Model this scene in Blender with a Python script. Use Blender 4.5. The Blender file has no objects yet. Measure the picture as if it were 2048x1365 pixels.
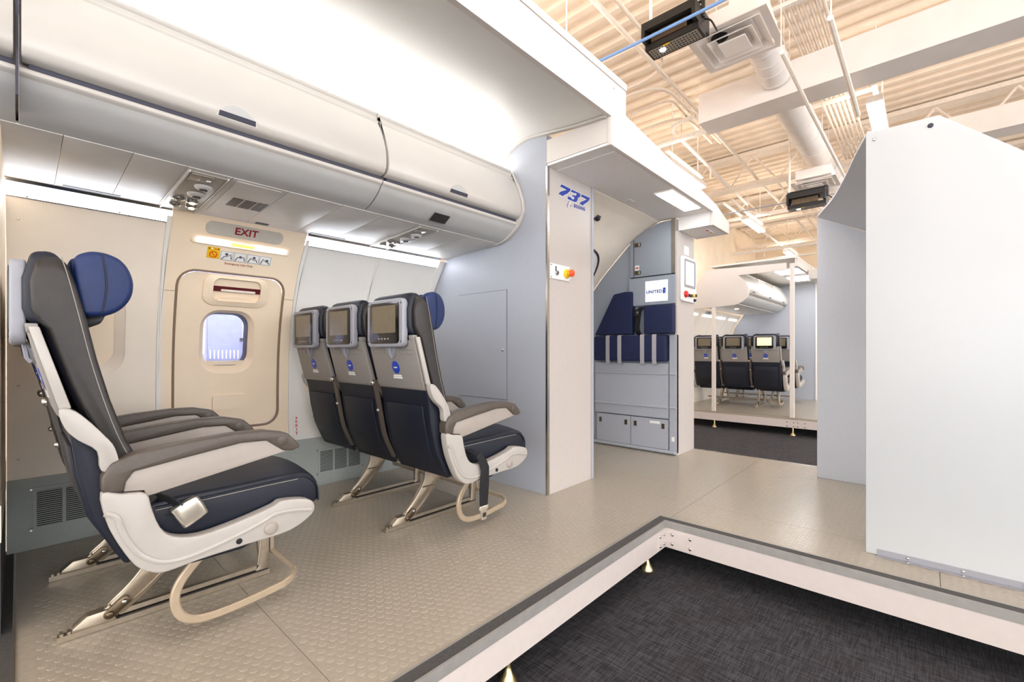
import bpy, bmesh, math, random
from mathutils import Vector, Matrix
random.seed(7)
SC = bpy.context.scene
COL = SC.collection
R = math.radians

# ------------------------------------------------------------------ camera
cam_d = bpy.data.cameras.new('camera')
cam = bpy.data.objects.new('camera', cam_d)
COL.objects.link(cam)
cam.location = (0, 0, 0.92)
cam.rotation_euler = (R(90), 0, R(42.5 - 90))
cam_d.sensor_width = 36.0
cam_d.lens = 905 / 2048 * 36
cam_d.shift_y = 19.5 / 2048
cam_d.clip_start = 0.02
SC.camera = cam

# ------------------------------------------------------------------ world, exposure
w = bpy.data.worlds.new('hangar_ambient')  # uniform ambient room light coming in through the open hangar sides
SC.world = w
w.use_nodes = True
bg = w.node_tree.nodes['Background']
bg.inputs[0].default_value = (0.97, 0.975, 0.995, 1)
bg.inputs[1].default_value = 2.5
SC.view_settings.view_transform = 'Standard'
SC.view_settings.look = 'None'
SC.view_settings.gamma = 1
SC.view_settings.use_curve_mapping = False
SC.view_settings.exposure = 1.0
LAMP = 16.0        # pendant lamp radiance
COVE = 9.5        # cabin cove strip radiance
STRIP = 7.0       # sidewall strip radiance

# ------------------------------------------------------------------ materials
def lin(h):
    h = h.lstrip('#')
    v = [int(h[i:i + 2], 16) / 255 for i in (0, 2, 4)]
    return [c / 12.92 if c <= .04045 else ((c + .055) / 1.055) ** 2.4 for c in v]

def mat(name, hexc, rough=.5, metal=0., var=.05, scale=30., bump=0., bscale=200., emit=None, estr=0., trans=0., coat=0., stretch=None):
    m = bpy.data.materials.new(name)
    m.use_nodes = True
    nt = m.node_tree
    b = nt.nodes['Principled BSDF']
    c = lin(hexc)
    tc = nt.nodes.new('ShaderNodeTexCoord')
    src = tc.outputs['Object']
    if stretch:
        mp = nt.nodes.new('ShaderNodeMapping')
        mp.inputs['Scale'].default_value = stretch
        nt.links.new(src, mp.inputs[0])
        src = mp.outputs[0]
    nz = nt.nodes.new('ShaderNodeTexNoise')
    nz.inputs['Scale'].default_value = scale
    nz.inputs['Detail'].default_value = 4
    nt.links.new(src, nz.inputs['Vector'])
    rp = nt.nodes.new('ShaderNodeValToRGB')
    rp.color_ramp.elements[0].position = .3
    rp.color_ramp.elements[1].position = .7
    rp.color_ramp.elements[0].color = [x * (1 - var) for x in c] + [1]
    rp.color_ramp.elements[1].color = [min(1, x * (1 + var)) for x in c] + [1]
    nt.links.new(nz.outputs['Fac'], rp.inputs[0])
    nt.links.new(rp.outputs[0], b.inputs['Base Color'])
    b.inputs['Roughness'].default_value = rough
    b.inputs['Metallic'].default_value = metal
    if coat:
        b.inputs['Coat Weight'].default_value = coat
        b.inputs['Coat Roughness'].default_value = .08
    if trans:
        b.inputs['Transmission Weight'].default_value = trans
        b.inputs['IOR'].default_value = 1.05
    if emit:
        b.inputs['Emission Color'].default_value = lin(emit) + [1]
        b.inputs['Emission Strength'].default_value = estr
    if bump:
        n2 = nt.nodes.new('ShaderNodeTexNoise')
        n2.inputs['Scale'].default_value = bscale
        n2.inputs['Detail'].default_value = 3
        nt.links.new(src, n2.inputs['Vector'])
        bp = nt.nodes.new('ShaderNodeBump')
        bp.inputs['Strength'].default_value = bump
        bp.inputs['Distance'].default_value = .002
        nt.links.new(n2.outputs['Fac'], bp.inputs['Height'])
        nt.links.new(bp.outputs[0], b.inputs['Normal'])
    return m

M = {}
def defm(k, *a, **kw):
    M[k] = mat(k, *a, **kw)
defm('cream_deck', '#f1e1ce', .6, scale=6)
defm('cream_wall', '#f4e2c8', .8, scale=3)
defm('cream_steel', '#f1e4d5', .55)
defm('white_steel', '#f3ebe2', .4)
defm('duct_paint', '#efe7e0', .55, scale=5, var=.03)
defm('platform_beam', '#d4c9c3', .35, var=.02)
defm('vinyl', '#aca293', .24, var=.06, scale=60)
defm('disc_vinyl', '#aea495', .2, var=.04)
defm('black_strip', '#4c4a49', .75, var=.2, scale=120, bump=.3, bscale=600)
defm('alu', '#c9c6c0', .22, 1.0, var=.06, scale=25)
defm('edge_alu', '#a5a19c', .5, .35, var=.06, scale=25)
defm('alu_cast', '#d3ccc2', .34, 1.0, var=.1, scale=40)
defm('seat_metal', '#ada08e', .36, .8, var=.08, scale=40)
defm('bar_cream', '#b7a48c', .35, .25, var=.05)
defm('steel_dark', '#6a5c4a', .35, .9, var=.2)
defm('zinc', '#cdbb8d', .3, 1.0, var=.15)
defm('liner_white', '#f8ecdc', .42, var=.02, scale=8, bump=.15, bscale=350)
defm('liner_beige', '#fae6cb', .42, var=.02, scale=8, bump=.15, bscale=350)
defm('liner_plain', '#efece6', .4, var=.015, scale=8)
defm('bin_white', '#cec7bf', .28, var=.015, scale=8)
defm('bin_under', '#c3c1be', .45, var=.03, scale=12)
defm('psu_panel', '#dcd7d0', .5, var=.03, scale=14)
defm('psu_unit', '#a39c90', .35, var=.05)
defm('psu_glass', '#8f8678', .12, var=.05)
defm('groove', '#3c3c4a', .6)
defm('seam_brown', '#8a735e', .6)
defm('panel_lam', '#c6c9d0', .45, var=.02, scale=60)
defm('grey_lam', '#adb0b8', .45, var=.02, scale=60)
defm('grey_lam_dark', '#9aa1ab', .42, var=.03, scale=60)
defm('kick_grey', '#a8aeaa', .5, var=.03, scale=30)
defm('sign_grey', '#c2bbb0', .5)
defm('dark_void', '#141416', .8)
defm('fascia_white', '#ded5cd', .4, var=.015, scale=4)
defm('board_white', '#cdd0d2', .35, var=.01, scale=4)
defm('side_lam', '#c4bcb6', .42, var=.02, scale=60)
defm('soffit_grey', '#f4efec', .5, var=.03, scale=60)
defm('navy', '#0c1222', .45, var=.12, scale=60, bump=.35, bscale=500)
defm('navy_cloth', '#111d45', .75, var=.1, scale=90, bump=.4, bscale=700)
defm('navy_pocket', '#0a1122', .55, var=.15, scale=30, bump=.3, bscale=300)
defm('head_blue', '#0e2759', .48, var=.1, scale=60, bump=.35, bscale=500)
defm('taupe_leather', '#2a2522', .42, var=.15, scale=40, bump=.35, bscale=450)
defm('stitch', '#9b958c', .7)
defm('arm_cap', '#534a42', .42, var=.06, scale=60, bump=.2, bscale=600)
defm('arm_panel', '#a2988f', .45, var=.03)
defm('shroud', '#b3ada6', .3, var=.02)
defm('shell_grey', '#8f8984', .42, var=.04, scale=60)
defm('bezel_grey', '#9a9aa1', .35, var=.03)
defm('screen_black', '#1a1917', .15, var=.1)
defm('display', '#6a5f4c', .22, var=.06, emit='#6a5f4c', estr=.12)
defm('display_lit', '#d9b878', .3, emit='#f2c98a', estr=1.1)
defm('badge_blue', '#1a3fae', .4)
defm('paper', '#eeeeec', .6, var=.01)
defm('ink_blue', '#12389c', .45)
defm('ink_grey', '#55555c', .6)
defm('exit_red', '#8a1020', .5)
defm('bright_red', '#d8281c', .35)
defm('orange_red', '#f0562a', .35)
defm('yellow', '#f3c21c', .4)
defm('maroon', '#5c1018', .35)
defm('belt', '#15151a', .7, var=.2, scale=150, bump=.5, bscale=900)
defm('belt_grey', '#a7a3a8', .7, var=.08, scale=150)
defm('buckle', '#d6cdbd', .25, .7)
defm('black_plastic', '#1c1a18', .45, var=.2)
defm('led_lens', '#8d867a', .3)
defm('lavender', '#d6dcf4', .5, var=.04)
defm('lavender_dark', '#a9b4de', .5, var=.05)
defm('cable_blue', '#7fa6dd', .5)
defm('glass', '#ffffff', .02, trans=1.0, var=0)
defm('lamp_led', '#ffffff', .4, emit='#f1f4ff', estr=LAMP)
defm('lamp_up', '#ffffff', .4, emit='#fff0e0', estr=LAMP * .75)
defm('cove_led', '#ffffff', .4, emit='#fbfdff', estr=COVE)
defm('strip_led', '#ffffff', .4, emit='#eef4ff', estr=STRIP)
defm('panel_led', '#ffffff', .4, emit='#ffffff', estr=6.0)
defm('amber_led', '#ffcf80', .4, emit='#ffac48', estr=1.0)
defm('reading_led', '#ffe0b0', .4, emit='#ffd9a0', estr=14.0)
defm('bay_fill_led', '#ffffff', .4, emit='#dfe4ff', estr=36.0)

def carpet():
    m = bpy.data.materials.new('carpet')
    m.use_nodes = True
    nt = m.node_tree
    b = nt.nodes['Principled BSDF']
    tc = nt.nodes.new('ShaderNodeTexCoord')
    outs = []
    for sc in ((14, 220, 1), (160, 12, 1), (5, 5, 1)):
        mp = nt.nodes.new('ShaderNodeMapping')
        mp.inputs['Scale'].default_value = sc
        nt.links.new(tc.outputs['Object'], mp.inputs[0])
        nz = nt.nodes.new('ShaderNodeTexNoise')
        nz.inputs['Scale'].default_value = 1
        nz.inputs['Detail'].default_value = 5
        nt.links.new(mp.outputs[0], nz.inputs['Vector'])
        outs.append(nz.outputs['Fac'])
    mx = nt.nodes.new('ShaderNodeMath'); mx.operation = 'ADD'
    nt.links.new(outs[0], mx.inputs[0]); nt.links.new(outs[1], mx.inputs[1])
    rp = nt.nodes.new('ShaderNodeValToRGB')
    e = rp.color_ramp.elements
    e[0].position = .40; e[0].color = lin('#151518') + [1]
    e[1].position = .60; e[1].color = lin('#47454a') + [1]
    hf = nt.nodes.new('ShaderNodeMath'); hf.operation = 'MULTIPLY'; hf.inputs[1].default_value = .5
    nt.links.new(mx.outputs[0], hf.inputs[0]); nt.links.new(hf.outputs[0], rp.inputs[0])
    mix = nt.nodes.new('ShaderNodeMix'); mix.data_type = 'RGBA'
    r2 = nt.nodes.new('ShaderNodeValToRGB')
    r2.color_ramp.elements[0].position = .5; r2.color_ramp.elements[1].position = .72
    r2.color_ramp.elements[1].color = (.5, .5, .5, 1)
    nt.links.new(outs[2], r2.inputs[0])
    nt.links.new(r2.outputs[0], mix.inputs['Factor'])
    nt.links.new(rp.outputs[0], mix.inputs['A'])
    mix.inputs['B'].default_value = lin('#2e2625') + [1]
    nt.links.new(mix.outputs['Result'], b.inputs['Base Color'])
    b.inputs['Roughness'].default_value = .95
    bp = nt.nodes.new('ShaderNodeBump'); bp.inputs['Strength'].default_value = .6; bp.inputs['Distance'].default_value = .004
    nt.links.new(mx.outputs[0], bp.inputs['Height']); nt.links.new(bp.outputs[0], b.inputs['Normal'])
    return m
M['carpet'] = carpet()

# ------------------------------------------------------------------ mesh helpers
def off_of(p):
    v = Vector((0, 0, 0))
    while p is not None:
        v = v + Vector(p.location)
        p = p.parent
    return v

def finish(name, bm, m, parent=None, smooth=True, ang=35, recalc=True):
    if recalc:
        bmesh.ops.recalc_face_normals(bm, faces=bm.faces)
    o = off_of(parent)
    if o.length:
        bmesh.ops.translate(bm, verts=bm.verts, vec=-o)
    me = bpy.data.meshes.new(name)
    bm.to_mesh(me)
    bm.free()
    if smooth:
        for p in me.polygons:
            p.use_smooth = True
        me.set_sharp_from_angle(angle=R(ang))
    me.materials.append(M[m] if isinstance(m, str) else m)
    ob = bpy.data.objects.new(name, me)
    COL.objects.link(ob)
    if parent:
        ob.parent = parent
    return ob

def bevel_bm(bm, b, seg=2, amin=30):
    if b > 0:
        es = [e for e in bm.edges if len(e.link_faces) == 2 and e.calc_face_angle(0) > R(amin)]
        bmesh.ops.bevel(bm, geom=es, offset=b, segments=seg, profile=.5, affect='EDGES', clamp_overlap=True)

def bm_box(bm, x0, x1, y0, y1, z0, z1):
    vs = [bm.verts.new((x, y, z)) for x in (x0, x1) for y in (y0, y1) for z in (z0, z1)]
    for f in ((0, 1, 3, 2), (4, 6, 7, 5), (0, 4, 5, 1), (2, 3, 7, 6), (0, 2, 6, 4), (1, 5, 7, 3)):
        bm.faces.new([vs[i] for i in f])

def box(name, x0, x1, y0, y1, z0, z1, m, parent=None, bev=0, seg=2):
    bm = bmesh.new()
    bm_box(bm, min(x0, x1), max(x0, x1), min(y0, y1), max(y0, y1), min(z0, z1), max(z0, z1))
    bevel_bm(bm, bev, seg)
    return finish(name, bm, m, parent)

def to3(p, axis, a):
    if axis == 'Y': return (p[0], a, p[1])
    if axis == 'X': return (a, p[0], p[1])
    return (p[0], p[1], a)

def prism(name, pts, axis, a0, a1, m, parent=None, bev=0, seg=2, slices=None, deform=None, ang=35):
    bm = bmesh.new()
    lv = slices or [a0, a1]
    rows = [[bm.verts.new(to3(p, axis, a)) for p in pts] for a in lv]
    n = len(pts)
    for i in range(len(rows) - 1):
        for j in range(n):
            bm.faces.new((rows[i][j], rows[i][(j + 1) % n], rows[i + 1][(j + 1) % n], rows[i + 1][j]))
    bm.faces.new(rows[0]); bm.faces.new(rows[-1][::-1])
    if deform:
        for v in bm.verts:
            v.co = deform(v.co.copy())
    bmesh.ops.recalc_face_normals(bm, faces=bm.faces)
    bevel_bm(bm, bev, seg)
    return finish(name, bm, m, parent, ang=ang)

def smooth_pts(pts, n=6, closed=False):
    out = []
    N = len(pts)
    P = [Vector(p) for p in pts]
    for i in range(N if closed else N - 1):
        p0 = P[(i - 1) % N] if closed or i > 0 else P[0] * 2 - P[1]
        p1 = P[i]; p2 = P[(i + 1) % N]
        p3 = P[(i + 2) % N] if closed or i < N - 2 else P[-1] * 2 - P[-2]
        for k in range(n):
            t = k / n
            out.append(.5 * ((2 * p1) + (p2 - p0) * t + (2 * p0 - 5 * p1 + 4 * p2 - p3) * t * t + (3 * p1 - p0 - 3 * p2 + p3) * t ** 3))
    if not closed:
        out.append(P[-1])
    return [tuple(p) for p in out]

def circ(r, n=10):
    return [(r * math.cos(2 * math.pi * i / n), r * math.sin(2 * math.pi * i / n)) for i in range(n)]

def bm_sweep(bm, path, sec, closed=False, up=None):
    P = [Vector(p) for p in path]
    N = len(P)
    T = []
    for i in range(N):
        a = P[(i - 1) % N] if closed or i > 0 else P[i]
        b = P[(i + 1) % N] if closed or i < N - 1 else P[i]
        T.append((b - a).normalized())
    u = Vector(up) if up else (Vector((0, 0, 1)) if abs(T[0].z) < .9 else Vector((1, 0, 0)))
    u = (u - T[0] * u.dot(T[0])).normalized()
    rows = []
    for i in range(N):
        if i:
            q = T[i - 1].rotation_difference(T[i])
            u = q @ u
            u = (u - T[i] * u.dot(T[i])).normalized()
        v = T[i].cross(u)
        rows.append([bm.verts.new(P[i] + u * s[0] + v * s[1]) for s in sec])
    n = len(sec)
    for i in range(N if closed else N - 1):
        A = rows[i]; B = rows[(i + 1) % N]
        for j in range(n):
            bm.faces.new((A[j], A[(j + 1) % n], B[(j + 1) % n], B[j]))
    if not closed:
        bm.faces.new(rows[0][::-1]); bm.faces.new(rows[-1])

def tube(name, path, r, m, parent=None, n=10, closed=False, sec=None, up=None):
    bm = bmesh.new()
    bm_sweep(bm, path, sec or circ(r, n), closed, up)
    return finish(name, bm, m, parent)

def disc_bm(c, axis, r, h, n=20, dome=0):
    """short cylinder centred at c whose axis points along axis vector"""
    bm = bmesh.new()
    a = Vector(axis).normalized()
    u = a.orthogonal().normalized(); v = a.cross(u)
    rings = [(r, 0), (r, h * .7), (r * .86, h)]
    if dome:
        rings = [(r, 0), (r, h * .4), (r * .85, h * .75), (r * .5, h * .95), (r * .2, h)]
    rows = [[bm.verts.new(Vector(c) + a * z + (u * math.cos(2 * math.pi * i / n) + v * math.sin(2 * math.pi * i / n)) * rr) for i in range(n)] for rr, z in rings]
    for i in range(len(rows) - 1):
        for j in range(n):
            bm.faces.new((rows[i][j], rows[i][(j + 1) % n], rows[i + 1][(j + 1) % n], rows[i + 1][j]))
    bm.faces.new(rows[0][::-1]); bm.faces.new(rows[-1])
    return bm

def disc(name, c, axis, r, h, m, parent=None, n=20, dome=0):
    return finish(name, disc_bm(c, axis, r, h, n, dome), m, parent, ang=40)

def rrect(x0, x1, z0, z1, r, n=6):
    pts = []
    for cx, cz, a0 in ((x1 - r, z1 - r, 0), (x0 + r, z1 - r, 90), (x0 + r, z0 + r, 180), (x1 - r, z0 + r, 270)):
        for i in range(n + 1):
            a = R(a0 + 90 * i / n)
            pts.append((cx + r * math.cos(a), cz + r * math.sin(a)))
    return pts

def resample(pts, n):
    P = [Vector(p) for p in pts]
    L = [0]
    for i in range(len(P)):
        L.append(L[-1] + (P[(i + 1) % len(P)] - P[i]).length)
    out = []
    j = 0
    for k in range(n):
        t = L[-1] * k / n
        while L[j + 1] < t: j += 1
        f = (t - L[j]) / max(1e-9, L[j + 1] - L[j])
        out.append(tuple(P[j].lerp(P[(j + 1) % len(P)], f)))
    return out

def empty(name, loc, label=None, cat=None, group=None):
    o = bpy.data.objects.new(name, None)
    COL.objects.link(o)
    o.location = loc
    o.empty_display_size = .05
    tag(o, label, cat, group)
    return o

def tag(o, label=None, cat=None, group=None, kind=None):
    if label: o['label'] = label
    if cat: o['category'] = cat
    if group: o['group'] = group
    if kind: o['kind'] = kind
    return o

def inst(o, parent=None, loc=(0, 0, 0)):
    c = o.copy()
    COL.objects.link(c)
    c.parent = parent
    c.location = loc
    return c

def copy_tree(o, parent=None):
    c = o.copy()
    COL.objects.link(c)
    c.parent = parent
    for ch in list(o.children):
        copy_tree(ch, c)
    return c

def text_mesh(name, s, size, origin, ux, uy, m, parent=None, shear=0, bold=0, ext=.0006, align='CENTER', spacing=1.0):
    """flat lettering: origin is the middle of the text, ux reading direction, uy up"""
    cu = bpy.data.curves.new(name, 'FONT')
    cu.body = s
    cu.size = size
    cu.align_x = align
    cu.align_y = 'CENTER'
    cu.shear = shear
    cu.offset = bold
    cu.extrude = ext
    cu.space_character = spacing
    cu.resolution_u = 3
    t = bpy.data.objects.new(name + '_src', cu)
    COL.objects.link(t)
    dg = bpy.context.evaluated_depsgraph_get()
    dg.update()
    me = bpy.data.meshes.new_from_object(t.evaluated_get(dg))
    COL.objects.unlink(t)
    bpy.data.objects.remove(t)
    ux = Vector(ux).normalized(); uy = Vector(uy).normalized(); uz = ux.cross(uy)
    mx = Matrix((ux, uy, uz)).transposed().to_4x4()
    mx.translation = Vector(origin) - off_of(parent)
    me.transform(mx)
    me.name = name
    me.materials.clear()
    me.materials.append(M[m])
    o = bpy.data.objects.new(name, me)
    COL.objects.link(o)
    if parent: o.parent = parent
    return o

# ------------------------------------------------------------------ cabin wall section
WP = smooth_pts([(0, 3.062), (.3, 3.078), (.6, 3.087), (.9, 3.075), (1.15, 3.030), (1.393, 2.944), (1.62, 2.80), (1.70, 2.735)], 8)
def wallY(z):
    if z <= WP[0][0]: return WP[0][1]
    for (z0, y0), (z1, y1) in zip(WP, WP[1:]):
        if z0 <= z <= z1:
            return y0 + (y1 - y0) * (z - z0) / max(1e-9, z1 - z0)
    return WP[-1][1]

def wpt(x, z, off=0.):
    return (x, wallY(z) - off, z)

def wall_ring(name, outer, inner, off, thick, m, parent=None, nr=10, n=64, off_in=None):
    """panel on the curved sidewall between two outlines (x, z); inner None = filled"""
    O = list(outer) if len(outer) >= 40 else resample(outer, n)
    n = len(O)
    fill = inner is None
    if inner is None:
        cx = sum(p[0] for p in O) / n; cz = sum(p[1] for p in O) / n
        I = [(cx + (p[0] - cx) * .02, cz + (p[1] - cz) * .02) for p in O]
    else:
        # align the inner outline by angle
        cx = sum(p[0] for p in inner) / len(inner); cz = sum(p[1] for p in inner) / len(inner)
        D = resample(inner, 400)
        I = []
        for p in O:
            a = math.atan2(p[1] - cz, p[0] - cx)
            I.append(min(D, key=lambda q: abs((math.atan2(q[1] - cz, q[0] - cx) - a + math.pi) % (2 * math.pi) - math.pi)))
    if off_in is None: off_in = off
    bm = bmesh.new()
    lay = []
    for t in (0, thick):
        rows = []
        for k in range(nr + 1):
            f = k / nr
            rows.append([bm.verts.new(wpt(O[i][0] + (I[i][0] - O[i][0]) * f, O[i][1] + (I[i][1] - O[i][1]) * f, off + (off_in - off) * f - t)) for i in range(n)])
        lay.append(rows)
    for L in range(2):
        for k in range(nr):
            for i in range(n):
                j = (i + 1) % n
                bm.faces.new((lay[L][k][i], lay[L][k][j], lay[L][k + 1][j], lay[L][k + 1][i]))
    if fill:
        bm.faces.new(lay[0][nr]); bm.faces.new(lay[1][nr])
    for k in ((0,) if fill else (0, nr)):
        for i in range(n):
            j = (i + 1) % n
            bm.faces.new((lay[0][k][i], lay[0][k][j], lay[1][k][j], lay[1][k][i]))
    return finish(name, bm, m, parent, ang=30)

def rect_pts(x0, x1, z0, z1, k=16):
    p = []
    for a, b in (((x1, z0), (x1, z1)), ((x1, z1), (x0, z1)), ((x0, z1), (x0, z0)), ((x0, z0), (x1, z0))):
        for i in range(k):
            p.append((a[0] + (b[0] - a[0]) * i / k, a[1] + (b[1] - a[1]) * i / k))
    return p

# ================================================================== HANGAR SHELL
FZ = -0.25           # hangar floor level
DZ = 4.2             # underside of the roof deck
o = box('floor', -8, 16, -9, 4.2, FZ - .1, FZ, 'carpet'); tag(o, 'dark grey streaked carpet covering the hangar floor', 'floor', kind='structure')
o = box('wall_left', -8, 15, 3.72, 3.9, FZ, DZ + .2, 'cream_wall'); tag(o, 'cream painted long wall of the hangar behind the cabin mock-ups', 'wall', kind='structure')
o = box('wall_back', 14.7, 14.9, -9, 3.9, FZ, DZ + .2, 'cream_wall'); tag(o, 'cream painted end wall of the hangar', 'wall', kind='structure')
deck = box('ceiling', -8, 15, -9, 3.9, DZ, DZ + .12, 'cream_deck'); tag(deck, 'cream corrugated metal roof deck of the hangar', 'ceiling', kind='structure')
rib = prism('deck_rib', [(-.055, DZ + .01), (-.035, DZ - .045), (.035, DZ - .045), (.055, DZ + .01)], 'Y', -4.5, 3.7, 'cream_deck', deck)
for i in range(64):
    x = 1.4 + i * .205
    (rib if i == 0 else inst(rib, deck)).location = (x, 0, 0)
# pilasters on the wall and joists under the deck
pil = box('trim_1', 7.6, 7.95, 3.55, 3.72, FZ, DZ, 'cream_steel', bev=.01); tag(pil, 'cream steel column standing against the hangar wall', 'column', kind='structure')
for i, jx in enumerate((8.05, 10.4, 12.9)):
    j = empty('roof_joist', (jx, 0, DZ - .4), ('cream steel roof joist nearest the box duct', 'cream steel roof joist in the middle of the hangar', 'cream steel roof joist closest to the end wall')[i], 'joist', 'roof joists')
    box('top_chord', jx - .09, jx + .09, -4.5, 3.6, DZ - .12, DZ - .06, 'cream_steel', j)
    box('bottom_chord', jx - .09, jx + .09, -4.5, 3.6, DZ - .62, DZ - .56, 'cream_steel', j)
    web = None
    for k in range(11):
        y = -4.4 + k * .72
        t = tube('web_bar', [(jx, y, DZ - .12), (jx, y + .36, DZ - .58), (jx, y + .72, DZ - .12)], .018, 'cream_steel', j, n=6) if web is None else inst(web, j, (0, k * .72, 0))
        web = web or t

# ================================================================== MAIN PLATFORM
PX0, PX1 = -0.088, 4.29
PY_E = 1.04          # free edge beside the camera
PX_E = 2.36          # free edge in front of the camera
plat = empty('cabin_platform', (2.2, 1.6, FZ), 'raised grey vinyl cabin floor platform on a white beam frame', 'platform')
xs = [PX0, .585, 1.67, 2.755, 3.84, PX1]
ys = [-1.6, -.04, PY_E, 2.13, 3.10]
for i in range(5):
    for j in range(4):
        x0, x1, y0, y1 = xs[i], xs[i + 1], ys[j], ys[j + 1]
        if j < 2:
            if x1 <= PX_E: continue
            x0 = max(x0, PX_E)
        g = .0009
        box('floor_panel', x0 + g, x1 - g, y0 + g, y1 - g, -.03, 0, 'vinyl', plat)
box('subfloor', PX0, PX1, PY_E + .01, 3.10, -.05, -.031, 'dark_void', plat)
box('subfloor', PX_E + .01, PX1, -1.6, PY_E + .01, -.05, -.031, 'dark_void', plat)
# raised discs of the vinyl
bm = bmesh.new()
n8 = 8
P = .034
y = -1.0
row = 0
vl, fl = [], []
while y < 3.04:
    x = 0.05 + (P / 2 if row % 2 else 0)
    while x < 4.27:
        ok = (y > PY_E + .075) or (x > PX_E + .075)
        if ok and min(abs(x - s) for s in xs) > .013 and min(abs(y - s) for s in ys) > .013:
            b = len(vl)
            for rr, z in ((.0125, 0), (.0105, .0008)):
                for k in range(n8):
                    a = 2 * math.pi * k / n8
                    vl.append((x + rr * math.cos(a), y + rr * math.sin(a), z))
            for k in range(n8):
                fl.append((b + k, b + (k + 1) % n8, b + n8 + (k + 1) % n8, b + n8 + k))
            fl.append(tuple(b + n8 + k for k in range(n8)))
        x += P
    y += P * .87
    row += 1
me = bpy.data.meshes.new('raised_discs')
off = Vector(plat.location)
me.from_pydata([(v[0] - off.x, v[1] - off.y, v[2] - off.z) for v in vl], [], fl)
me.materials.append(M['disc_vinyl'])
for p in me.polygons: p.use_smooth = False
bm.free()
dsc = bpy.data.objects.new('raised_discs', me)
COL.objects.link(dsc); dsc.parent = plat
tag(dsc, kind='stuff')
# edging: dark strip between two bright metal lines, aluminium angle, white beam
def edge_run(pts):
    """pts: two XY points along the free edge, inward normal to the left of the run"""
    (ax, ay), (bx, by) = pts
    d = Vector((bx - ax, by - ay, 0)).normalized(); nrm = Vector((-d.y, d.x, 0))
    def slab(name, o0, o1, z0, z1, m, e0=0, e1=0, bev=0):
        bm = bmesh.new()
        q = []
        A = Vector((ax, ay, 0)); B = Vector((bx, by, 0))
        for z in (z0, z1):
            for base, oo, ee in ((A, o0, e0), (B, o0, e1), (B, o1, e1), (A, o1, e0)):
                mit = (oo if ee else 0)
                q.append(bm.verts.new(base + nrm * oo + d * (mit * ee) + Vector((0, 0, z))))
        for f in ((0, 1, 2, 3), (7, 6, 5, 4), (0, 4, 5, 1), (1, 5, 6, 2), (2, 6, 7, 3), (3, 7, 4, 0)):
            bm.faces.new([q[i] for i in f])
        bevel_bm(bm, bev)
        return finish(name, bm, m, plat, smooth=False)
    return slab
s1 = edge_run(((PX0, PY_E), (PX_E, PY_E)))      # runs +X, normal +Y
s2 = edge_run(((PX_E, PY_E), (PX_E, -1.6)))     # runs -Y, normal +X
for s, e0, e1 in ((s1, 0, 1), (s2, -1, 0)):
    s('edge_strip', .006, .052, -.02, .0022, 'black_strip', e0, e1)
    s('edge_line', .052, .057, -.02, .0034, 'edge_alu', e0, e1)
    s('edge_line', 0, .006, -.02, .0036, 'edge_alu', e0, e1)
    s('aluminium_angle', -.003, 0, -.033, .0036, 'edge_alu', e0, e1)
    s('side_beam', -.001, .05, -.138, -.033, 'platform_beam', e0, e1)
s3 = edge_run(((PX0, 3.1), (PX0, PY_E)))
s3('edge_strip', .006, .075, -.02, .0022, 'black_strip')
s3('edge_line', .075, .082, -.02, .0034, 'alu')
s3('edge_line', 0, .006, -.02, .0036, 'alu')
s3('side_beam', -.001, .05, -.138, -.021, 'platform_beam')
s4 = edge_run(((PX1, -1.6), (PX1, 3.1)))
s4('edge_line', 0, .012, -.02, .003, 'alu')
s4('side_beam', -.001, .05, -.138, -.021, 'platform_beam')
# inner corner bracket with bolts
box('corner_plate', PX_E - .095, PX_E - .004, PY_E - .005, PY_E + .002, -.132, -.042, 'platform_beam', plat, .002)
box('corner_plate', PX_E - .005, PX_E + .002, PY_E - .17, PY_E - .004, -.132, -.042, 'platform_beam', plat, .002)
for z in (-.062, -.112):
    for dx in (.028, .075):
        disc('bolt', (PX_E - dx, PY_E - .005, z), (0, -1, 0), .0085, .006, 'alu', plat, 10, 1)
    for dy in (.04, .135):
        disc('bolt', (PX_E - .005, PY_E - dy, z), (-1, 0, 0), .0085, .006, 'alu', plat, 10, 1)
def foot(x, y, parent, first=[None]):
    bm = bmesh.new()
    prof = [(.034, FZ), (.034, FZ + .006), (.016, FZ + .035), (.011, FZ + .05), (.009, FZ + .055), (.009, -.11)]
    n = 14
    rows = [[bm.verts.new((x + r * math.cos(2 * math.pi * i / n), y + r * math.sin(2 * math.pi * i / n), z)) for i in range(n)] for r, z in prof]
    for i in range(len(rows) - 1):
        for j in range(n):
            bm.faces.new((rows[i][j], rows[i][(j + 1) % n], rows[i + 1][(j + 1) % n], rows[i + 1][j]))
    bm.faces.new(rows[0][::-1]); bm.faces.new(rows[-1])
    return finish('levelling_foot', bm, 'zinc', parent)
for x, y in ((.2, 1.09), (1.17, 1.09), (2.27, 1.10), (2.41, -1.2), (4.2, 1.2), (4.2, 2.8), (.2, 2.9), (2.2, 2.9)):
    foot(x, y, plat)

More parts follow.
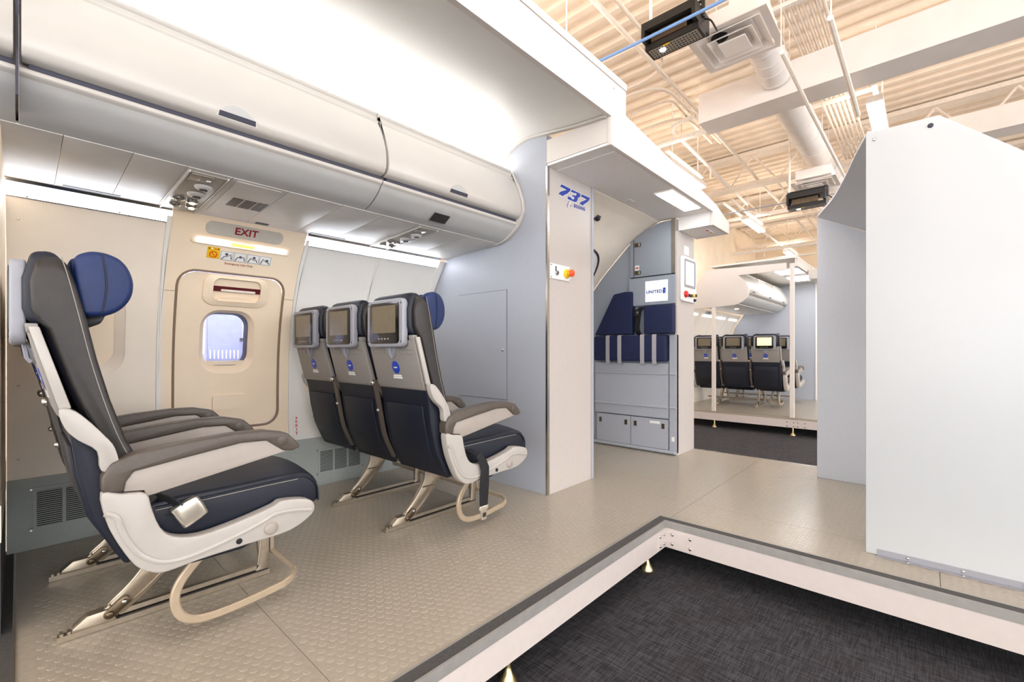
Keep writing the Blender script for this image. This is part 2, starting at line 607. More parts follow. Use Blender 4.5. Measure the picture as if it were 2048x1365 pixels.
# ================================================================== CABIN SIDEWALL
CX0, BX = -0.035, 2.27
wl = rrect(.035, .375, .79, 1.235, .11)
wi = rrect(.075, .335, .835, 1.195, .09)
sw = empty('sidewall_panel', (.25, 3.09, .33), 'cream curved sidewall panel with a closed window behind the front seat row', 'wall panel')
p_ = wall_ring('liner', rect_pts(CX0, .522, .325, 1.60), wl, 0, .02, 'liner_white', sw, nr=8)
wr = wall_ring('window_reveal', wl, wi, -.004, .012, 'liner_white', sw, nr=4, off_in=-.030)
wall_ring('window_shade', wi, None, -.034, .006, 'liner_beige', sw, nr=5)
for x, z in ((0, 1.49), (0.0, 1.18), (0.0, .76), (.0, .42)):
    disc('rivet', wpt(x, z, 0), (0, -1, 0), .005, .003, 'alu', sw, 8, 1)
sw2 = empty('sidewall_panel', (1.72, 3.09, .33), 'pale plain curved sidewall panel beside the rear seat row', 'wall panel')
wall_ring('liner', rect_pts(1.1945, BX - .002, .325, 1.60), rrect(1.30, 1.55, .6, 1.0, .09), 0, .02, 'liner_plain', sw2, nr=8)
wall_ring('window_shade', rrect(1.30, 1.55, .6, 1.0, .09), None, -.006, .012, 'liner_beige', sw2, nr=5)
# upright joint trims that follow the wall curve
def wall_trim(name, x0, x1, z0, z1, off, m, parent, thick=.02):
    return wall_ring(name, rect_pts(x0, x1, z0, z1), None, off, thick, m, parent, nr=3)
wall_trim('joint_trim', 1.196, 1.216, .33, 1.60, .007, 'liner_plain', sw2)
wall_trim('joint_trim', 2.215, BX - .002, .33, 1.615, .016, 'liner_plain', sw2, .03)
wall_trim('joint_trim', 1.70, 1.712, .33, 1.59, .003, 'liner_plain', sw2)
wall_trim('joint_trim', .505, .525, .33, 1.60, .008, 'liner_plain', sw)
# LED strips along the top of the wall
def led_strip(x0, x1, label):
    e = empty('wall_light_strip', ((x0 + x1) / 2, 2.79, 1.6), label, 'light', 'sidewall light strips')
    wall_trim('lens', x0, x1, 1.572, 1.622, .006, 'strip_led', e, .012)
    wall_trim('frame', x0, x1, 1.622, 1.634, .012, 'alu', e, .02)
    wall_trim('frame', x0, x1, 1.568, 1.572, .008, 'alu', e, .012)
    x = x0 + .06
    while x < x1:
        disc('screw', wpt(x, 1.577, .006), (0, -1, -.4), .005, .003, 'alu', e, 8, 1)
        x += .3
led_strip(CX0, .522, 'bright white light strip above the windowed sidewall panel')
led_strip(1.196, 2.215, 'bright white light strip above the plain sidewall panel')

# ------------------------------------------------------------------ exit door and surround
sur = empty('exit_surround', (.86, 3.07, .33), 'cream moulded surround framing the emergency exit hatch', 'door frame')
do = rrect(.578, 1.130, .455, 1.365, .085, 8)
wall_ring('surround_moulding', rect_pts(.525, 1.192, .325, 1.632), do, .006, .03, 'liner_beige', sur, nr=8)
for x0, x1 in ((.525, .576), (1.134, 1.19)):
    wall_trim('joint_line', x0, x1, 1.243, 1.2455, .0072, 'seam_brown', sur, .004)
tube('seal', [wpt(x, z, .002) for x, z in resample(do, 120)], .0075, 'seam_brown', sur, n=8, closed=True)
sill = wall_ring('light_cove', rrect(.615, 1.12, 1.497, 1.532, .012), None, .018, .012, 'liner_beige', sur, nr=3)
wall_ring('light_lens', rrect(.638, 1.095, 1.503, 1.518, .005), None, .024, .006, 'strip_led', sur, nr=2)
wall_ring('light_lens', rrect(.80, .92, 1.5025, 1.5185, .005), None, .0252, .004, 'amber_led', sur, nr=2)
hatch = empty('exit_hatch', (.85, 3.08, .46), 'cream emergency exit hatch with a small window and maroon handle', 'door')
di = [(p[0] + (.854 - p[0]) * .022, p[1] + (.91 - p[1]) * .016) for p in do]
wo = rrect(.700, .985, .785, 1.158, .10, 8)
wn = rrect(.724, .958, .832, 1.144, .075, 8)
wall_ring('hatch_panel', di, wo, -.004, .03, 'liner_beige', hatch, nr=8)
wv = wall_ring('window_reveal', wo, wn, -.004, .01, 'liner_beige', hatch, nr=5, off_in=-.035)
wall_ring('reveal_wall', wn, [(p[0] + (.841 - p[0]) * .03, p[1] + (.988 - p[1]) * .03) for p in wn], -.035, .035, 'taupe_leather', hatch, nr=2, off_in=-.07)
wall_ring('window_pane', wn, None, -.062, .004, 'glass', hatch, nr=4)
sh = wall_ring('window_shade', rect_pts(.735, .948, .836, .860), None, -.03, .006, 'liner_beige', hatch, nr=2)
wall_ring('shade_lip', rrect(.80, .885, .848, .860, .005), None, -.024, .008, 'liner_white', sh, nr=2)
# handle bay
ho = rrect(.700, 1.035, 1.182, 1.352, .055, 8)
hi = rrect(.745, .992, 1.208, 1.332, .035, 8)
hb = wall_ring('handle_housing', ho, hi, .008, .03, 'liner_beige', hatch, nr=4, off_in=.022)
wall_ring('handle_recess', rrect(.740, .998, 1.203, 1.337, .04), None, -.012, .01, 'psu_panel', hb, nr=2)
hd = wall_ring('release_handle', rrect(.742, .996, 1.262, 1.290, .006), None, .012, .016, 'maroon', hatch, nr=2)
wall_ring('handle_placard', rrect(.785, .965, 1.262, 1.274, .003), None, .0145, .004, 'liner_white', hd, nr=2)
lip = [(.775, 1.198), (.955, 1.198), (.925, 1.232), (.805, 1.232)]
wall_ring('thumb_lip', smooth_pts(lip, 4, True), None, .014, .02, 'liner_beige', hb, nr=2)
wall_ring('access_cover', rrect(.768, .938, .570, .657, .014), None, .010, .016, 'liner_beige', hatch, nr=3)
# EXIT sign over the hatch and placards
def wframe(x, z, off):
    a = Vector(wpt(x, z - .02, off)); b = Vector(wpt(x, z + .02, off))
    return Vector(wpt(x, z, off)), (b - a).normalized()
ex = empty('exit_sign', (.86, 2.82, 1.575), 'grey rounded EXIT sign with dark red letters above the hatch', 'sign')
wall_ring('sign_plate', rrect(.672, 1.062, 1.550, 1.612, .028), None, .011, .006, 'sign_grey', ex, nr=3)
pz, up = wframe(.867, 1.580, .0125)
text_mesh('lettering', 'EXIT', .058, pz, (1, 0, 0), up, 'exit_red', ex, bold=.001)
pl = empty('evacuation_placard', (.86, 2.9, 1.46), 'yellow and white pictogram placard reading Emergency Use Only', 'sign')
wall_ring('yellow_card', rrect(.697, .757, 1.433, 1.489, .003), None, .008, .003, 'yellow', pl, nr=2)
for k in range(4):
    x0 = .761 + k * .0665
    c_ = wall_ring('pictogram_card', rrect(x0, x0 + .0645, 1.430, 1.478, .002), None, .008, .003, 'paper', pl, nr=2)
    pth = [(x0 + .008, 1.434), (x0 + .02, 1.45 + .004 * k), (x0 + .034, 1.452), (x0 + .05, 1.463 - .006 * k), (x0 + .056, 1.438)]
    tube('pictogram', [wpt(a, b, .0082) for a, b in pth], .0025, 'ink_grey', c_, n=5)
    disc('pictogram', wpt(x0 + .03 + .004 * k, 1.462 - .006 * (k % 2), .0078), (0, -1, -.5), .008, .001, 'ink_grey', c_, 10)
    tube('pictogram', [wpt(a, b, .0081) for a, b in ((x0 + .002, 1.432), (x0 + .002, 1.476), (x0 + .062, 1.476), (x0 + .062, 1.432))], .0012, 'ink_grey', c_, n=4, closed=True)
pz, up = wframe(.727, 1.453, .0095)
ringp = [Vector(pz) + Vector((1, 0, 0)) * .017 * math.cos(a) + up * .017 * math.sin(a) for a in [2 * math.pi * i / 20 for i in range(20)]]
tube('prohibition_ring', ringp, .002, 'bright_red', pl, n=5, closed=True)
tube('prohibition_bar', [ringp[7], ringp[17]], .002, 'bright_red', pl, n=5)
for x_, mm in ((.705, 'dark_void'), (.718, 'paper'), (.735, 'orange_red'), (.748, 'dark_void')):
    q_, u_ = wframe(x_, 1.481, .0085)
    disc('card_symbol', q_, (0, -1, -.5), .004, .001, mm, pl, 8)
pz, up = wframe(.86, 1.415, .0075)
text_mesh('lettering', 'Emergency Use Only', .017, pz, (1, 0, 0), up, 'exit_red', pl)
fp = empty('floor_exit_placard', (1.245, 3.08, .42), 'small upright white placard with red EXIT letters low on the wall', 'sign')
wall_ring('card', rrect(1.226, 1.264, .352, .492, .004), None, .006, .006, 'paper', fp, nr=2)
for k, ch in enumerate('EXIT'):
    pz, up = wframe(1.245, .45 - k * .026, .0068)
    text_mesh('lettering', ch, .027, pz, (1, 0, 0), up, 'bright_red', fp, bold=.0006)
pz, up = wframe(1.245, .476, .0068)
bm = bmesh.new()
vs = [bm.verts.new(pz + Vector((dx, -.0008, dz))) for dx, dz in ((-.008, -.006), (.008, -.006), (0, .008))]
bm.faces.new(vs)
ex_ = bmesh.ops.extrude_face_region(bm, geom=list(bm.faces))
bmesh.ops.translate(bm, verts=[v for v in ex_['geom'] if isinstance(v, bmesh.types.BMVert)], vec=(0, .0006, 0))
finish('arrow', bm, 'bright_red', fp)

# ------------------------------------------------------------------ kick panel and vents
kp = box('baseboard_left', CX0, BX - .002, 3.045, 3.075, .001, .328, 'kick_grey', bev=.003); tag(kp, 'grey kick panel along the foot of the cabin wall', 'baseboard', kind='structure')
def vent(x0, cols, z0, z1, label):
    e = empty('vent_grille', (x0, 3.045, z0), label, 'vent', 'floor level air vents')
    x1 = x0 + sum(cols) + .012 * (len(cols) + 1)
    box('backing', x0 + .004, x1 - .004, 3.0425, 3.0455, z0 + .004, z1 - .004, 'dark_void', e)
    for za, zb in ((z0 - .012, z0 + .006), (z1 - .006, z1 + .012)):
        box('frame_rail', x0 - .012, x1 + .012, 3.038, 3.0452, za, zb, 'kick_grey', e, .001)
    x = x0
    for c in list(cols) + [0]:
        box('frame_post', x, x + .012, 3.0385, 3.0452, z0, z1, 'kick_grey', e)
        sl = None
        if c:
            nsl = int((z1 - z0) / .0095)
            for k in range(nsl):
                if sl is None:
                    sl = box('slat', x + .012, x + .012 + c, 3.039, 3.0425, z0 + .006, z0 + .0105, 'kick_grey', e)
                else:
                    inst(sl, e, (0, 0, k * .0095))
        x += c + .012
    for xx in (x0 - .006, x1 + .006):
        for zz in (z0 - .004, z1 + .004):
            disc('screw', (xx, 3.038, zz), (0, -1, 0), .005, .002, 'alu', e, 8)
vent(.046, (.085, .095, .085), .095, .275, 'grey slatted air vent low on the wall behind the front seat row')
vent(1.375, (.09, .09, .09), .085, .24, 'grey slatted air vent low on the wall beside the rear seat row')
# end partition at the near end of the cabin
ep = empty('end_partition', (CX0, 2.7, 0), 'cream partition edge closing the near end of the cabin at far left', 'partition')
prism('board', [(2.2, .42), (3.10, .42)] + [(3.1, 1.0), (3.05, 1.3), (2.86, 1.655), (2.2, 1.655)], 'X', -.075, -.0385, 'liner_beige', ep, .004)
box('dark_skirting', -.075, -.0385, 2.2, 3.1, .0005, .30, 'black_strip', ep)
box('skirting_trim', -.077, -.037, 2.2, 3.1, .30, .42, 'liner_white', ep, .003)

# ================================================================== OVERHEAD BINS, SERVICE PANELS, CEILING
def yz_sheet(name, pts, x0, x1, thick, m, parent, nx=1, ang=35):
    """curved sheet: YZ polyline swept along X, given thickness on the far side (normal to the line)"""
    P2 = [Vector(p) for p in pts]
    N = []
    for i in range(len(P2)):
        a = P2[max(0, i - 1)]; b = P2[min(len(P2) - 1, i + 1)]
        d = (b - a).normalized(); N.append(Vector((-d.y, d.x)))
    poly = [tuple(p) for p in P2] + [tuple(P2[i] + N[i] * thick) for i in reversed(range(len(P2)))]
    return prism(name, poly, 'X', x0, x1, m, parent, ang=ang)

DOOR = smooth_pts([(2.012, 1.792), (1.978, 1.805), (1.963, 1.845), (1.972, 1.92), (2.012, 2.02), (2.062, 2.105)], 6)
UNDER = smooth_pts([(2.188, 1.662), (2.12, 1.682), (2.055, 1.722), (2.025, 1.752)], 5)
LIP = smooth_pts([(2.025, 1.752), (2.010, 1.763), (2.012, 1.776)], 4)
def overhead_bin(x0, x1, label, latch_x, neigh=False):
    e = empty('overhead_bin', ((x0 + x1) / 2, 2.4, 1.665), label, 'luggage bin', 'overhead luggage bins')
    g = .004
    body = [(2.44, 1.69), (2.19, 1.672), (2.13, 1.692), (2.06, 1.732), (2.04, 1.76), (2.04, 2.08), (2.10, 2.118), (2.44, 2.118)]
    prism('bin_body', body, 'X', x0, x1, 'bin_white', e)
    yz_sheet('under_panel', UNDER, x0, x1, -.006, 'bin_under', e)
    yz_sheet('lower_lip', LIP, x0, x1, -.008, 'bin_white', e)
    box('gap_shadow', x0 + .02, x1 - .004, 2.014, 2.042, 1.774, 1.795, 'groove', e)
    prism('door', DOOR + [(2.055, 2.108), (2.045, 1.80)], 'X', x0 + g, x1 - g, 'bin_white', e, ang=40, bev=.006)
    prism('top_rail', smooth_pts([(2.068, 2.112), (2.062, 2.128), (2.075, 2.142), (2.10, 2.140), (2.11, 2.118)], 4), 'X', x0, x1, 'bin_white', e)
    if latch_x:
        # crescent pocket with a dark paddle
        a, b = latch_x - .066, latch_x + .066
        bm = bmesh.new()
        out = []
        for i in range(17):
            t = i / 16
            out.append((a + (b - a) * t, 1.812 + .052 * math.sin(math.pi * t) ** .7))
        def dy(z):
            for (y0, z0), (y1, z1) in zip(DOOR, DOOR[1:]):
                if z0 <= z <= z1: return y0 + (y1 - y0) * (z - z0) / max(1e-9, z1 - z0)
            return DOOR[0][0]
        pocket = out + [(b, 1.812), (a, 1.812)]
        def plate(nm, pts, off, th, m, par):
            bm = bmesh.new()
            f = [bm.verts.new((x, dy(z) - off, z)) for x, z in pts]
            k = [bm.verts.new((x, dy(z) - off + th, z)) for x, z in pts]
            n = len(pts)
            bm.faces.new(f); bm.faces.new(k[::-1])
            for i in range(n): bm.faces.new((f[i], f[(i + 1) % n], k[(i + 1) % n], k[i]))
            return finish(nm, bm, m, par)
        mid = (a + b) / 2
        big = [(mid + (x - mid) * 1.10, 1.812 + (z - 1.812) * 1.16 - .003) for x, z in pocket]
        h_ = plate('latch_bezel', big, .0015, .004, 'bin_white', e)
        plate('latch_pocket', pocket, .0022, .003, 'bin_under', h_)
        plate('latch_paddle', [(a + .002, 1.812), (b - .002, 1.812), (b - .004, 1.829), (a + .004, 1.829)], .004, .004, 'groove', h_)
    return e
B1 = overhead_bin(.002, 1.232, 'long white overhead luggage bin above the exit hatch', .575)
B2 = overhead_bin(1.238, 2.238, 'white overhead luggage bin touching the grey bulkhead', 1.70)
B0 = overhead_bin(-.6, -.0058, 'sliver of white luggage bin at the far left edge', None)
# rounded end trim against the bulkhead
endt = [(2.19, 1.655), (2.11, 1.675), (2.045, 1.715), (2.0, 1.755), (1.953, 1.84), (1.963, 1.92), (2.003, 2.025), (2.06, 2.125), (2.14, 2.14), (2.44, 2.13), (2.44, 1.66)]
et = prism('bin_end_trim', endt, 'X', 2.2395, BX - .001, 'bin_white', None, .004)
tag(et, 'rounded white end trim closing the rear luggage bin', 'trim')
gap = box('bin_gap_strip', -.0052, .0012, 1.985, 2.44, 1.68, 2.115, 'groove'); tag(gap, 'dark vertical strip standing in for the gap between the two leftmost luggage bins', 'seal')  # dark strip stands in for the dark open gap between these bins
rs = empty('row_sign', (1.66, 2.1, 1.69), 'small dark sign on the underside of the rear luggage bin', 'sign')
prism('plate', [(2.118, 1.678), (2.066, 1.710), (2.064, 1.706), (2.116, 1.674)], 'X', 1.605, 1.715, 'taupe_leather', rs)
for k in range(2): prism('faint_mark', [(2.104, 1.6835), (2.088, 1.6935), (2.087, 1.692), (2.103, 1.682)], 'X', 1.64 + k * .028, 1.655 + k * .028, 'psu_panel', rs)

PZ = lambda y: 1.660 + (1.634 - 1.660) * (y - 2.185) / (2.80 - 2.185)   # service ceiling plane
def psu_slab(name, x0, x1, y0, y1, m, parent, dz=0, th=.012, bev=.001):
    return prism(name, [(y0, PZ(y0) - dz), (y1, PZ(y1) - dz), (y1, PZ(y1) - dz + th), (y0, PZ(y0) - dz + th)], 'X', x0, x1, m, parent, bev)
seams = [-.6, .105, .292, .462, .622, .852, 1.12, 1.36, 1.60, 1.75, 1.975, BX - .002]
names = [1, 1, 1, None, None, 1, 1, 1, None, 1, 1]
svc = empty('service_channel', (1.1, 2.5, 1.65), 'row of plain grey service panels under the luggage bins', 'ceiling panel')
for i in range(len(seams) - 1):
    if names[i] is None: continue
    psu_slab('blank_panel', seams[i] + .0008, seams[i + 1] - .0008, 2.188, 2.80, 'psu_panel', svc)
def psu(x0, x1, label, lit):
    e = empty('reading_light_unit', ((x0 + x1) / 2, 2.5, 1.65), label, 'light', 'reading light units')
    psu_slab('base_panel', x0 + .0008, x1 - .0008, 2.188, 2.80, 'psu_panel', e)
    psu_slab('console', x0 + .012, x1 - .012, 2.215, 2.775, 'psu_unit', e, .006, .01, .003)
    psu_slab('console_rim', x0 + .008, x0 + .014, 2.21, 2.78, 'bin_white', e, .009, .012)
    psu_slab('console_rim', x1 - .014, x1 - .008, 2.21, 2.78, 'bin_white', e, .009, .012)
    psu_slab('sign_window', x0 + .02, x1 - .06, 2.225, 2.30, 'psu_glass', e, .010, .006, .002)
    xm = (x0 + x1) / 2
    for y_, r_ in ((2.36, .034), (2.475, .036)):
        n_ = disc('air_nozzle', (xm + .012, y_, PZ(y_) - .006), (0, 0, -1), r_, .016, 'psu_panel', e, 24, 1)
        disc('nozzle_core', (xm + .012, y_, PZ(y_) - .020), (0, 0, -1), r_ * .45, .008, 'taupe_leather', n_, 16)
    for k, (dx, y_) in enumerate(((-.035, 2.58), (.02, 2.59), (-.03, 2.68), (.034, 2.67))):
        l_ = disc('reading_lamp', (xm + dx, y_, PZ(y_) - .006), (0, 0, -1), .024, .012, 'alu', e, 18)
        disc('bulb', (xm + dx, y_, PZ(y_) - .017), (0, 0, -1), .012, .006, 'reading_led' if k in lit else 'psu_glass', l_, 14, 1)
psu(.462, .622, 'grey overhead reading light and air nozzle unit left of the speaker grille', (1, 3))
psu(1.60, 1.75, 'grey overhead reading light unit above the rear seat row', (1, 2))
sp = empty('speaker_panel', (.737, 2.5, 1.65), 'grey overhead panel with a small speaker grille above the EXIT sign', 'speaker')
psu_slab('panel', .6228, .8512, 2.188, 2.80, 'psu_panel', sp)
psu_slab('raised_cover', .645, .83, 2.21, 2.70, 'psu_panel', sp, .003, .005, .002)
sl = None
for k in range(30):
    if sl is None:
        sl = psu_slab('grille_slot', .69, .6935, 2.42, 2.55, 'taupe_leather', sp, .0045, .003, 0)
    elif k not in (9, 20):
        inst(sl, sp, (k * .0052, 0, 0))
for x0, x1, lb in ((.13, .32, 'left of the hatch'), (.895, .96, 'above the hatch'), (1.20, 1.42, 'right of the hatch')):
    psu_slab('air_slot', x0, x1, 2.745, 2.775, 'taupe_leather', svc, .002, .003, 0)

CEIL = smooth_pts([(2.42, 2.135), (2.30, 2.15), (2.225, 2.175), (2.16, 2.228), (2.084, 2.281), (1.99, 2.312), (1.90, 2.318), (1.75, 2.300), (1.55, 2.275), (1.345, 2.262)], 6)
cl = empty('cabin_ceiling', (1.1, 1.9, 2.2), 'white curved cabin ceiling panel glowing above the luggage bins', 'ceiling panel')
yz_sheet('cove_panel', CEIL, -.6, BX - .001, -.02, 'liner_plain', cl)
box('cove_light', -.5, BX - .03, 2.15, 2.20, 2.1185, 2.128, 'cove_led', cl)
yz_sheet('arch_trim', [(p[0] + .0, p[1] - .002) for p in CEIL if p[1] > 2.155 and p[0] < 2.27], BX - .024, BX + .0005, .014, 'bin_white', cl)
fa = empty('fascia_board', (1.0, 1.345, 2.25), 'long white fascia board along the open side of the cabin ceiling', 'fascia')
box('board', -.6, 2.44, 1.318, 1.345, 2.253, 2.46, 'fascia_white', fa, .002)
box('cap_strip', -.6, 2.44, 1.312, 1.345, 2.4605, 2.50, 'fascia_white', fa, .002)
for x in (1.1, 1.75, 2.3): disc('screw', (x, 1.318, 2.42), (0, -1, 0), .005, .002, 'alu', fa, 8)
rf = box('light_block_board', -.6, 2.44, 1.346, 2.9, 2.42, 2.45, 'fascia_white'); tag(rf, 'unseen white cover board added over the cabin mock-up to block hangar light', 'cover board')  # unseen cover board, added to keep hangar light out of the cabin

# ================================================================== BULKHEAD WITH CLOSET DOOR
bk = empty('bulkhead', (2.5, 2.4, 0), 'grey laminate bulkhead block behind the rear seats', 'partition')
top = [(p[0], p[1] - .004) for p in CEIL if p[0] > 1.78 and p[0] < 2.30]
poly = [(1.782, .0005), (3.043, .0005)] + [(wallY(z) - .002 if z > .33 else 3.043, z) for z in (.3, .34, .6, .9, 1.15, 1.39, 1.60)] + [(2.72, 1.70), (2.42, 1.9), (2.40, 2.10)] + top + [(1.782, 2.296)]
prism('block', poly, 'X', BX, 2.79, 'grey_lam', bk)
box('corner_trim', BX - .004, BX + .018, 1.772, 1.786, .001, 2.094, 'alu', bk, .002)
box('side_panel', BX + .02, 2.775, 1.776, 1.783, .001, 2.094, 'side_lam', bk)
box('corner_trim', 2.776, 2.80, 1.768, 1.80, .001, 2.094, 'grey_lam', bk, .003)
cd = box('closet_door', BX - .006, BX + .001, 2.129, 2.625, .584, 1.339, 'grey_lam', bk, .002)
box('door_gap', BX - .0012, BX + .002, 2.126, 2.628, .581, 1.342, 'groove', bk)
disc('lock', (BX - .006, 2.162, .925), (-1, 0, 0), .010, .006, 'alu', cd, 12, 1)
# 737 decal on the bulkhead side
sg = empty('aircraft_decal', (2.58, 1.776, 1.95), 'blue 737 BOEING lettering high on the bulkhead side', 'sign')
ymn = 1.7755
def decal(px):
    """decal outline measured in plate units -> (x, z) on the bulkhead side"""
    out = []
    for u, v in px:
        k = (1100 + u / 15.17 - 1024) / 905; d = 1.776 / (.6756 - .7373 * k)
        out.append(((.7373 + .6756 * k) * d, .92 + (702 - 350 - v / 15.17) / 905 * d))
    return out
D7 = [(300, 355), (350, 290), (620, 430), (595, 500), (520, 575), (430, 612), (385, 650), (250, 580), (310, 512), (400, 482), (500, 462)]
D3 = [(615, 505), (665, 455), (890, 560), (915, 600), (895, 680), (835, 712), (835, 760), (795, 825), (745, 830), (545, 745), (520, 710), (535, 650), (640, 690), (640, 720), (690, 745), (720, 735), (730, 690), (700, 665), (655, 650), (680, 610), (770, 630), (800, 600), (790, 560), (720, 555)]
D7b = [(925, 655), (965, 595), (1205, 700), (1175, 780), (1100, 850), (1030, 890), (995, 935), (880, 880), (940, 812), (1020, 782), (1100, 752)]
for dg in (D7, D3, D7b):
    q = decal(dg)
    prism('numeral', q, 'Y', ymn - .0016, ymn + .0002, 'ink_blue', sg)
    tube('numeral_outline', [(x, ymn + .0028, z) for x, z in q], .0042, 'paper', sg, n=10, closed=True)
b0, b1 = decal([(665, 920), (1105, 1070)])
text_mesh('maker_lettering', 'BOEING', .032, ((b0[0] + b1[0]) / 2, ymn - .0004, (b0[1] + b1[1]) / 2), (b1[0] - b0[0], 0, b1[1] - b0[1]), (0, 0, 1), 'ink_blue', sg, shear=.2, bold=.0012, ext=.0005, spacing=1.25)
tube('swoosh', [(x, ymn, z) for x, z in smooth_pts(decal([(590, 790), (545, 860), (520, 940), (530, 985)]), 4)], .0022, 'ink_blue', sg, n=5)
tube('swoosh', [(x, ymn, z) for x, z in smooth_pts(decal([(590, 920), (610, 935), (650, 955)]), 4)], .0022, 'ink_blue', sg, n=5)
tube('swoosh', [(x, ymn + .001, z) for x, z in smooth_pts(decal([(560, 980), (600, 900), (620, 830), (560, 850)]), 4)], .0026, 'paper', sg, n=5)
es = empty('emergency_stop', (2.4, 1.775, 1.43), 'white plate with key switch and red emergency stop button on the bulkhead', 'switch')
box('plate', 2.292, 2.515, 1.769, 1.7755, 1.385, 1.482, 'paper', es, .003)
for x in (2.302, 2.505):
    for z in (1.395, 1.472): disc('screw', (x, 1.769, z), (0, -1, 0), .0045, .002, 'ink_grey', es, 8)
disc('key_switch', (2.36, 1.769, 1.425), (0, -1, 0), .017, .010, 'alu', es, 16)
disc('key_hole', (2.36, 1.759, 1.425), (0, -1, 0), .009, .002, 'ink_grey', es, 12)
box('key_tag', 2.345, 2.358, 1.7675, 1.769, 1.437, 1.468, 'ink_grey', es)
st = disc('collar', (2.465, 1.769, 1.432), (0, -1, 0), .030, .022, 'yellow', es, 20)
disc('stem', (2.465, 1.747, 1.432), (0, -1, 0), .014, .02, 'yellow', es, 16)
disc('push_button', (2.465, 1.728, 1.432), (0, -1, 0), .024, .02, 'orange_red', es, 20, 1)

# ================================================================== ENTRY BAY: SOFFIT, LINING, DOOR
so = empty('entry_soffit', (3.1, 1.5, 2.09), 'grey lowered ceiling over the entry bay with a square light', 'ceiling panel')
box('soffit_panel', BX + .105, 3.93, 1.346, 1.80, 2.092, 2.11, 'soffit_grey', so)
box('soffit_panel', BX + .002, BX + .1, 1.346, 1.7785, 2.095, 2.11, 'soffit_grey', so)
box('joint_strip', BX + .1, BX + .105, 1.346, 1.7785, 2.0915, 2.10, 'paper', so)
box('end_face', BX, BX + .02, 1.346, 1.7805, 2.112, 2.258, 'fascia_white', so)
lt = box('light_frame', 3.19, 3.765, 1.350, 1.498, 2.084, 2.0918, 'white_steel', so, .002)
box('light_panel', 3.205, 3.75, 1.362, 1.486, 2.081, 2.0838, 'panel_led', so)
box('small_sign', 3.19, 3.27, 1.69, 1.735, 2.088, 2.0918, 'paper', so, .002)
box('drop_face', 3.93, 3.94, 1.346, 1.612, 1.978, 2.11, 'soffit_grey', so)
lo = box('lower_soffit', 3.94, 4.35, 1.346, 1.612, 1.978, 1.992, 'soffit_grey', so)
box('status_light', 4.05, 4.19, 1.40, 1.425, 1.972, 1.978, 'paper', so, .002)
box('status_light_red', 4.05, 4.085, 1.402, 1.423, 1.9705, 1.9722, 'bright_red', so)
box('status_light_amber', 4.15, 4.188, 1.402, 1.423, 1.9705, 1.9722, 'yellow', so)
f2 = empty('entry_fascia', (3.3, 1.345, 2.0), 'white stepped fascia board over the entry bay', 'fascia')
prism('board', [(BX, 2.092), (3.935, 2.088), (3.935, 1.977), (4.35, 1.977), (4.35, 2.075), (4.0, 2.165), (3.2, 2.245), (2.4415, 2.318), (2.4415, 2.2525), (BX, 2.2525)], 'Y', 1.318, 1.345, 'fascia_white', f2, .002)
# curved lining with the entry door outline
LIN = smooth_pts([(1.78, 2.088), (1.85, 2.062), (1.912, 2.034), (2.064, 1.944), (2.222, 1.80), (2.418, 1.603), (2.60, 1.35), (2.75, 1.0), (2.86, .5), (2.89, 0.001)], 6)
dl = empty('entry_lining', (3.35, 2.5, 0), 'pale curved lining of the entry bay with a rounded white door', 'wall panel')
yz_sheet('lining_sheet', LIN, 2.80, 3.925, .02, 'liner_white', dl)
def lpt(x, t, off):
    """point on the lining, t = fraction along it"""
    f = t * (len(LIN) - 1); i = min(len(LIN) - 2, int(f)); f -= i
    a, b = Vector(LIN[i]), Vector(LIN[i + 1]); p = a.lerp(b, f); d = (b - a).normalized()
    return Vector((x, p.x + d.y * off, p.y - d.x * off))
def lin_ring(name, outer, inner, off, th, m, parent, nr=4):
    O = resample(outer, 60)
    cx = sum(p[0] for p in O) / 60; cz = sum(p[1] for p in O) / 60
    I = [(cx + (p[0] - cx) * inner, cz + (p[1] - cz) * inner) for p in O]
    bm = bmesh.new()
    L = []
    for oo in (off, off - th):
        L.append([[bm.verts.new(lpt(O[i][0] + (I[i][0] - O[i][0]) * k / nr, O[i][1] + (I[i][1] - O[i][1]) * k / nr, oo)) for i in range(60)] for k in range(nr + 1)])
    for l in L:
        for k in range(nr):
            for i in range(60):
                j = (i + 1) % 60
                bm.faces.new((l[k][i], l[k][j], l[k + 1][j], l[k + 1][i]))
    for k in (0, nr):
        if k == nr and inner < .1:
            bm.faces.new(L[0][k]); bm.faces.new(L[1][k]); continue
        for i in range(60):
            j = (i + 1) % 60
            bm.faces.new((L[0][k][i], L[0][k][j], L[1][k][j], L[1][k][i]))
    return finish(name, bm, m, parent)
oval = lambda a, b: [(3.32 + a * math.copysign(abs(math.cos(R(t))) ** .75, math.cos(R(t))), .69 + b * math.copysign(abs(math.sin(R(t))) ** .75, math.sin(R(t)))) for t in range(0, 360, 5)]
eo = oval(.47, .262)
ed = lin_ring('entry_door', eo, .02, .008, .008, 'liner_plain', dl, 8)
tube('door_seal', [lpt(a, b, -.006 + .014) for a, b in oval(.478, .267)], .010, 'groove', ed, n=6, closed=True)
cm = empty('ceiling_camera', (3.16, 1.92, 1.95), 'small dark dome camera on the curved entry lining', 'camera')
q = lpt(3.17, .27, .002)
nrm_ = (lpt(3.17, .27, .1) - q).normalized()
disc('mount', q, nrm_, .036, .008, 'ink_grey', cm, 4)
disc('dome', q + nrm_ * .008, nrm_, .022, .022, 'black_plastic', cm, 14, 1)

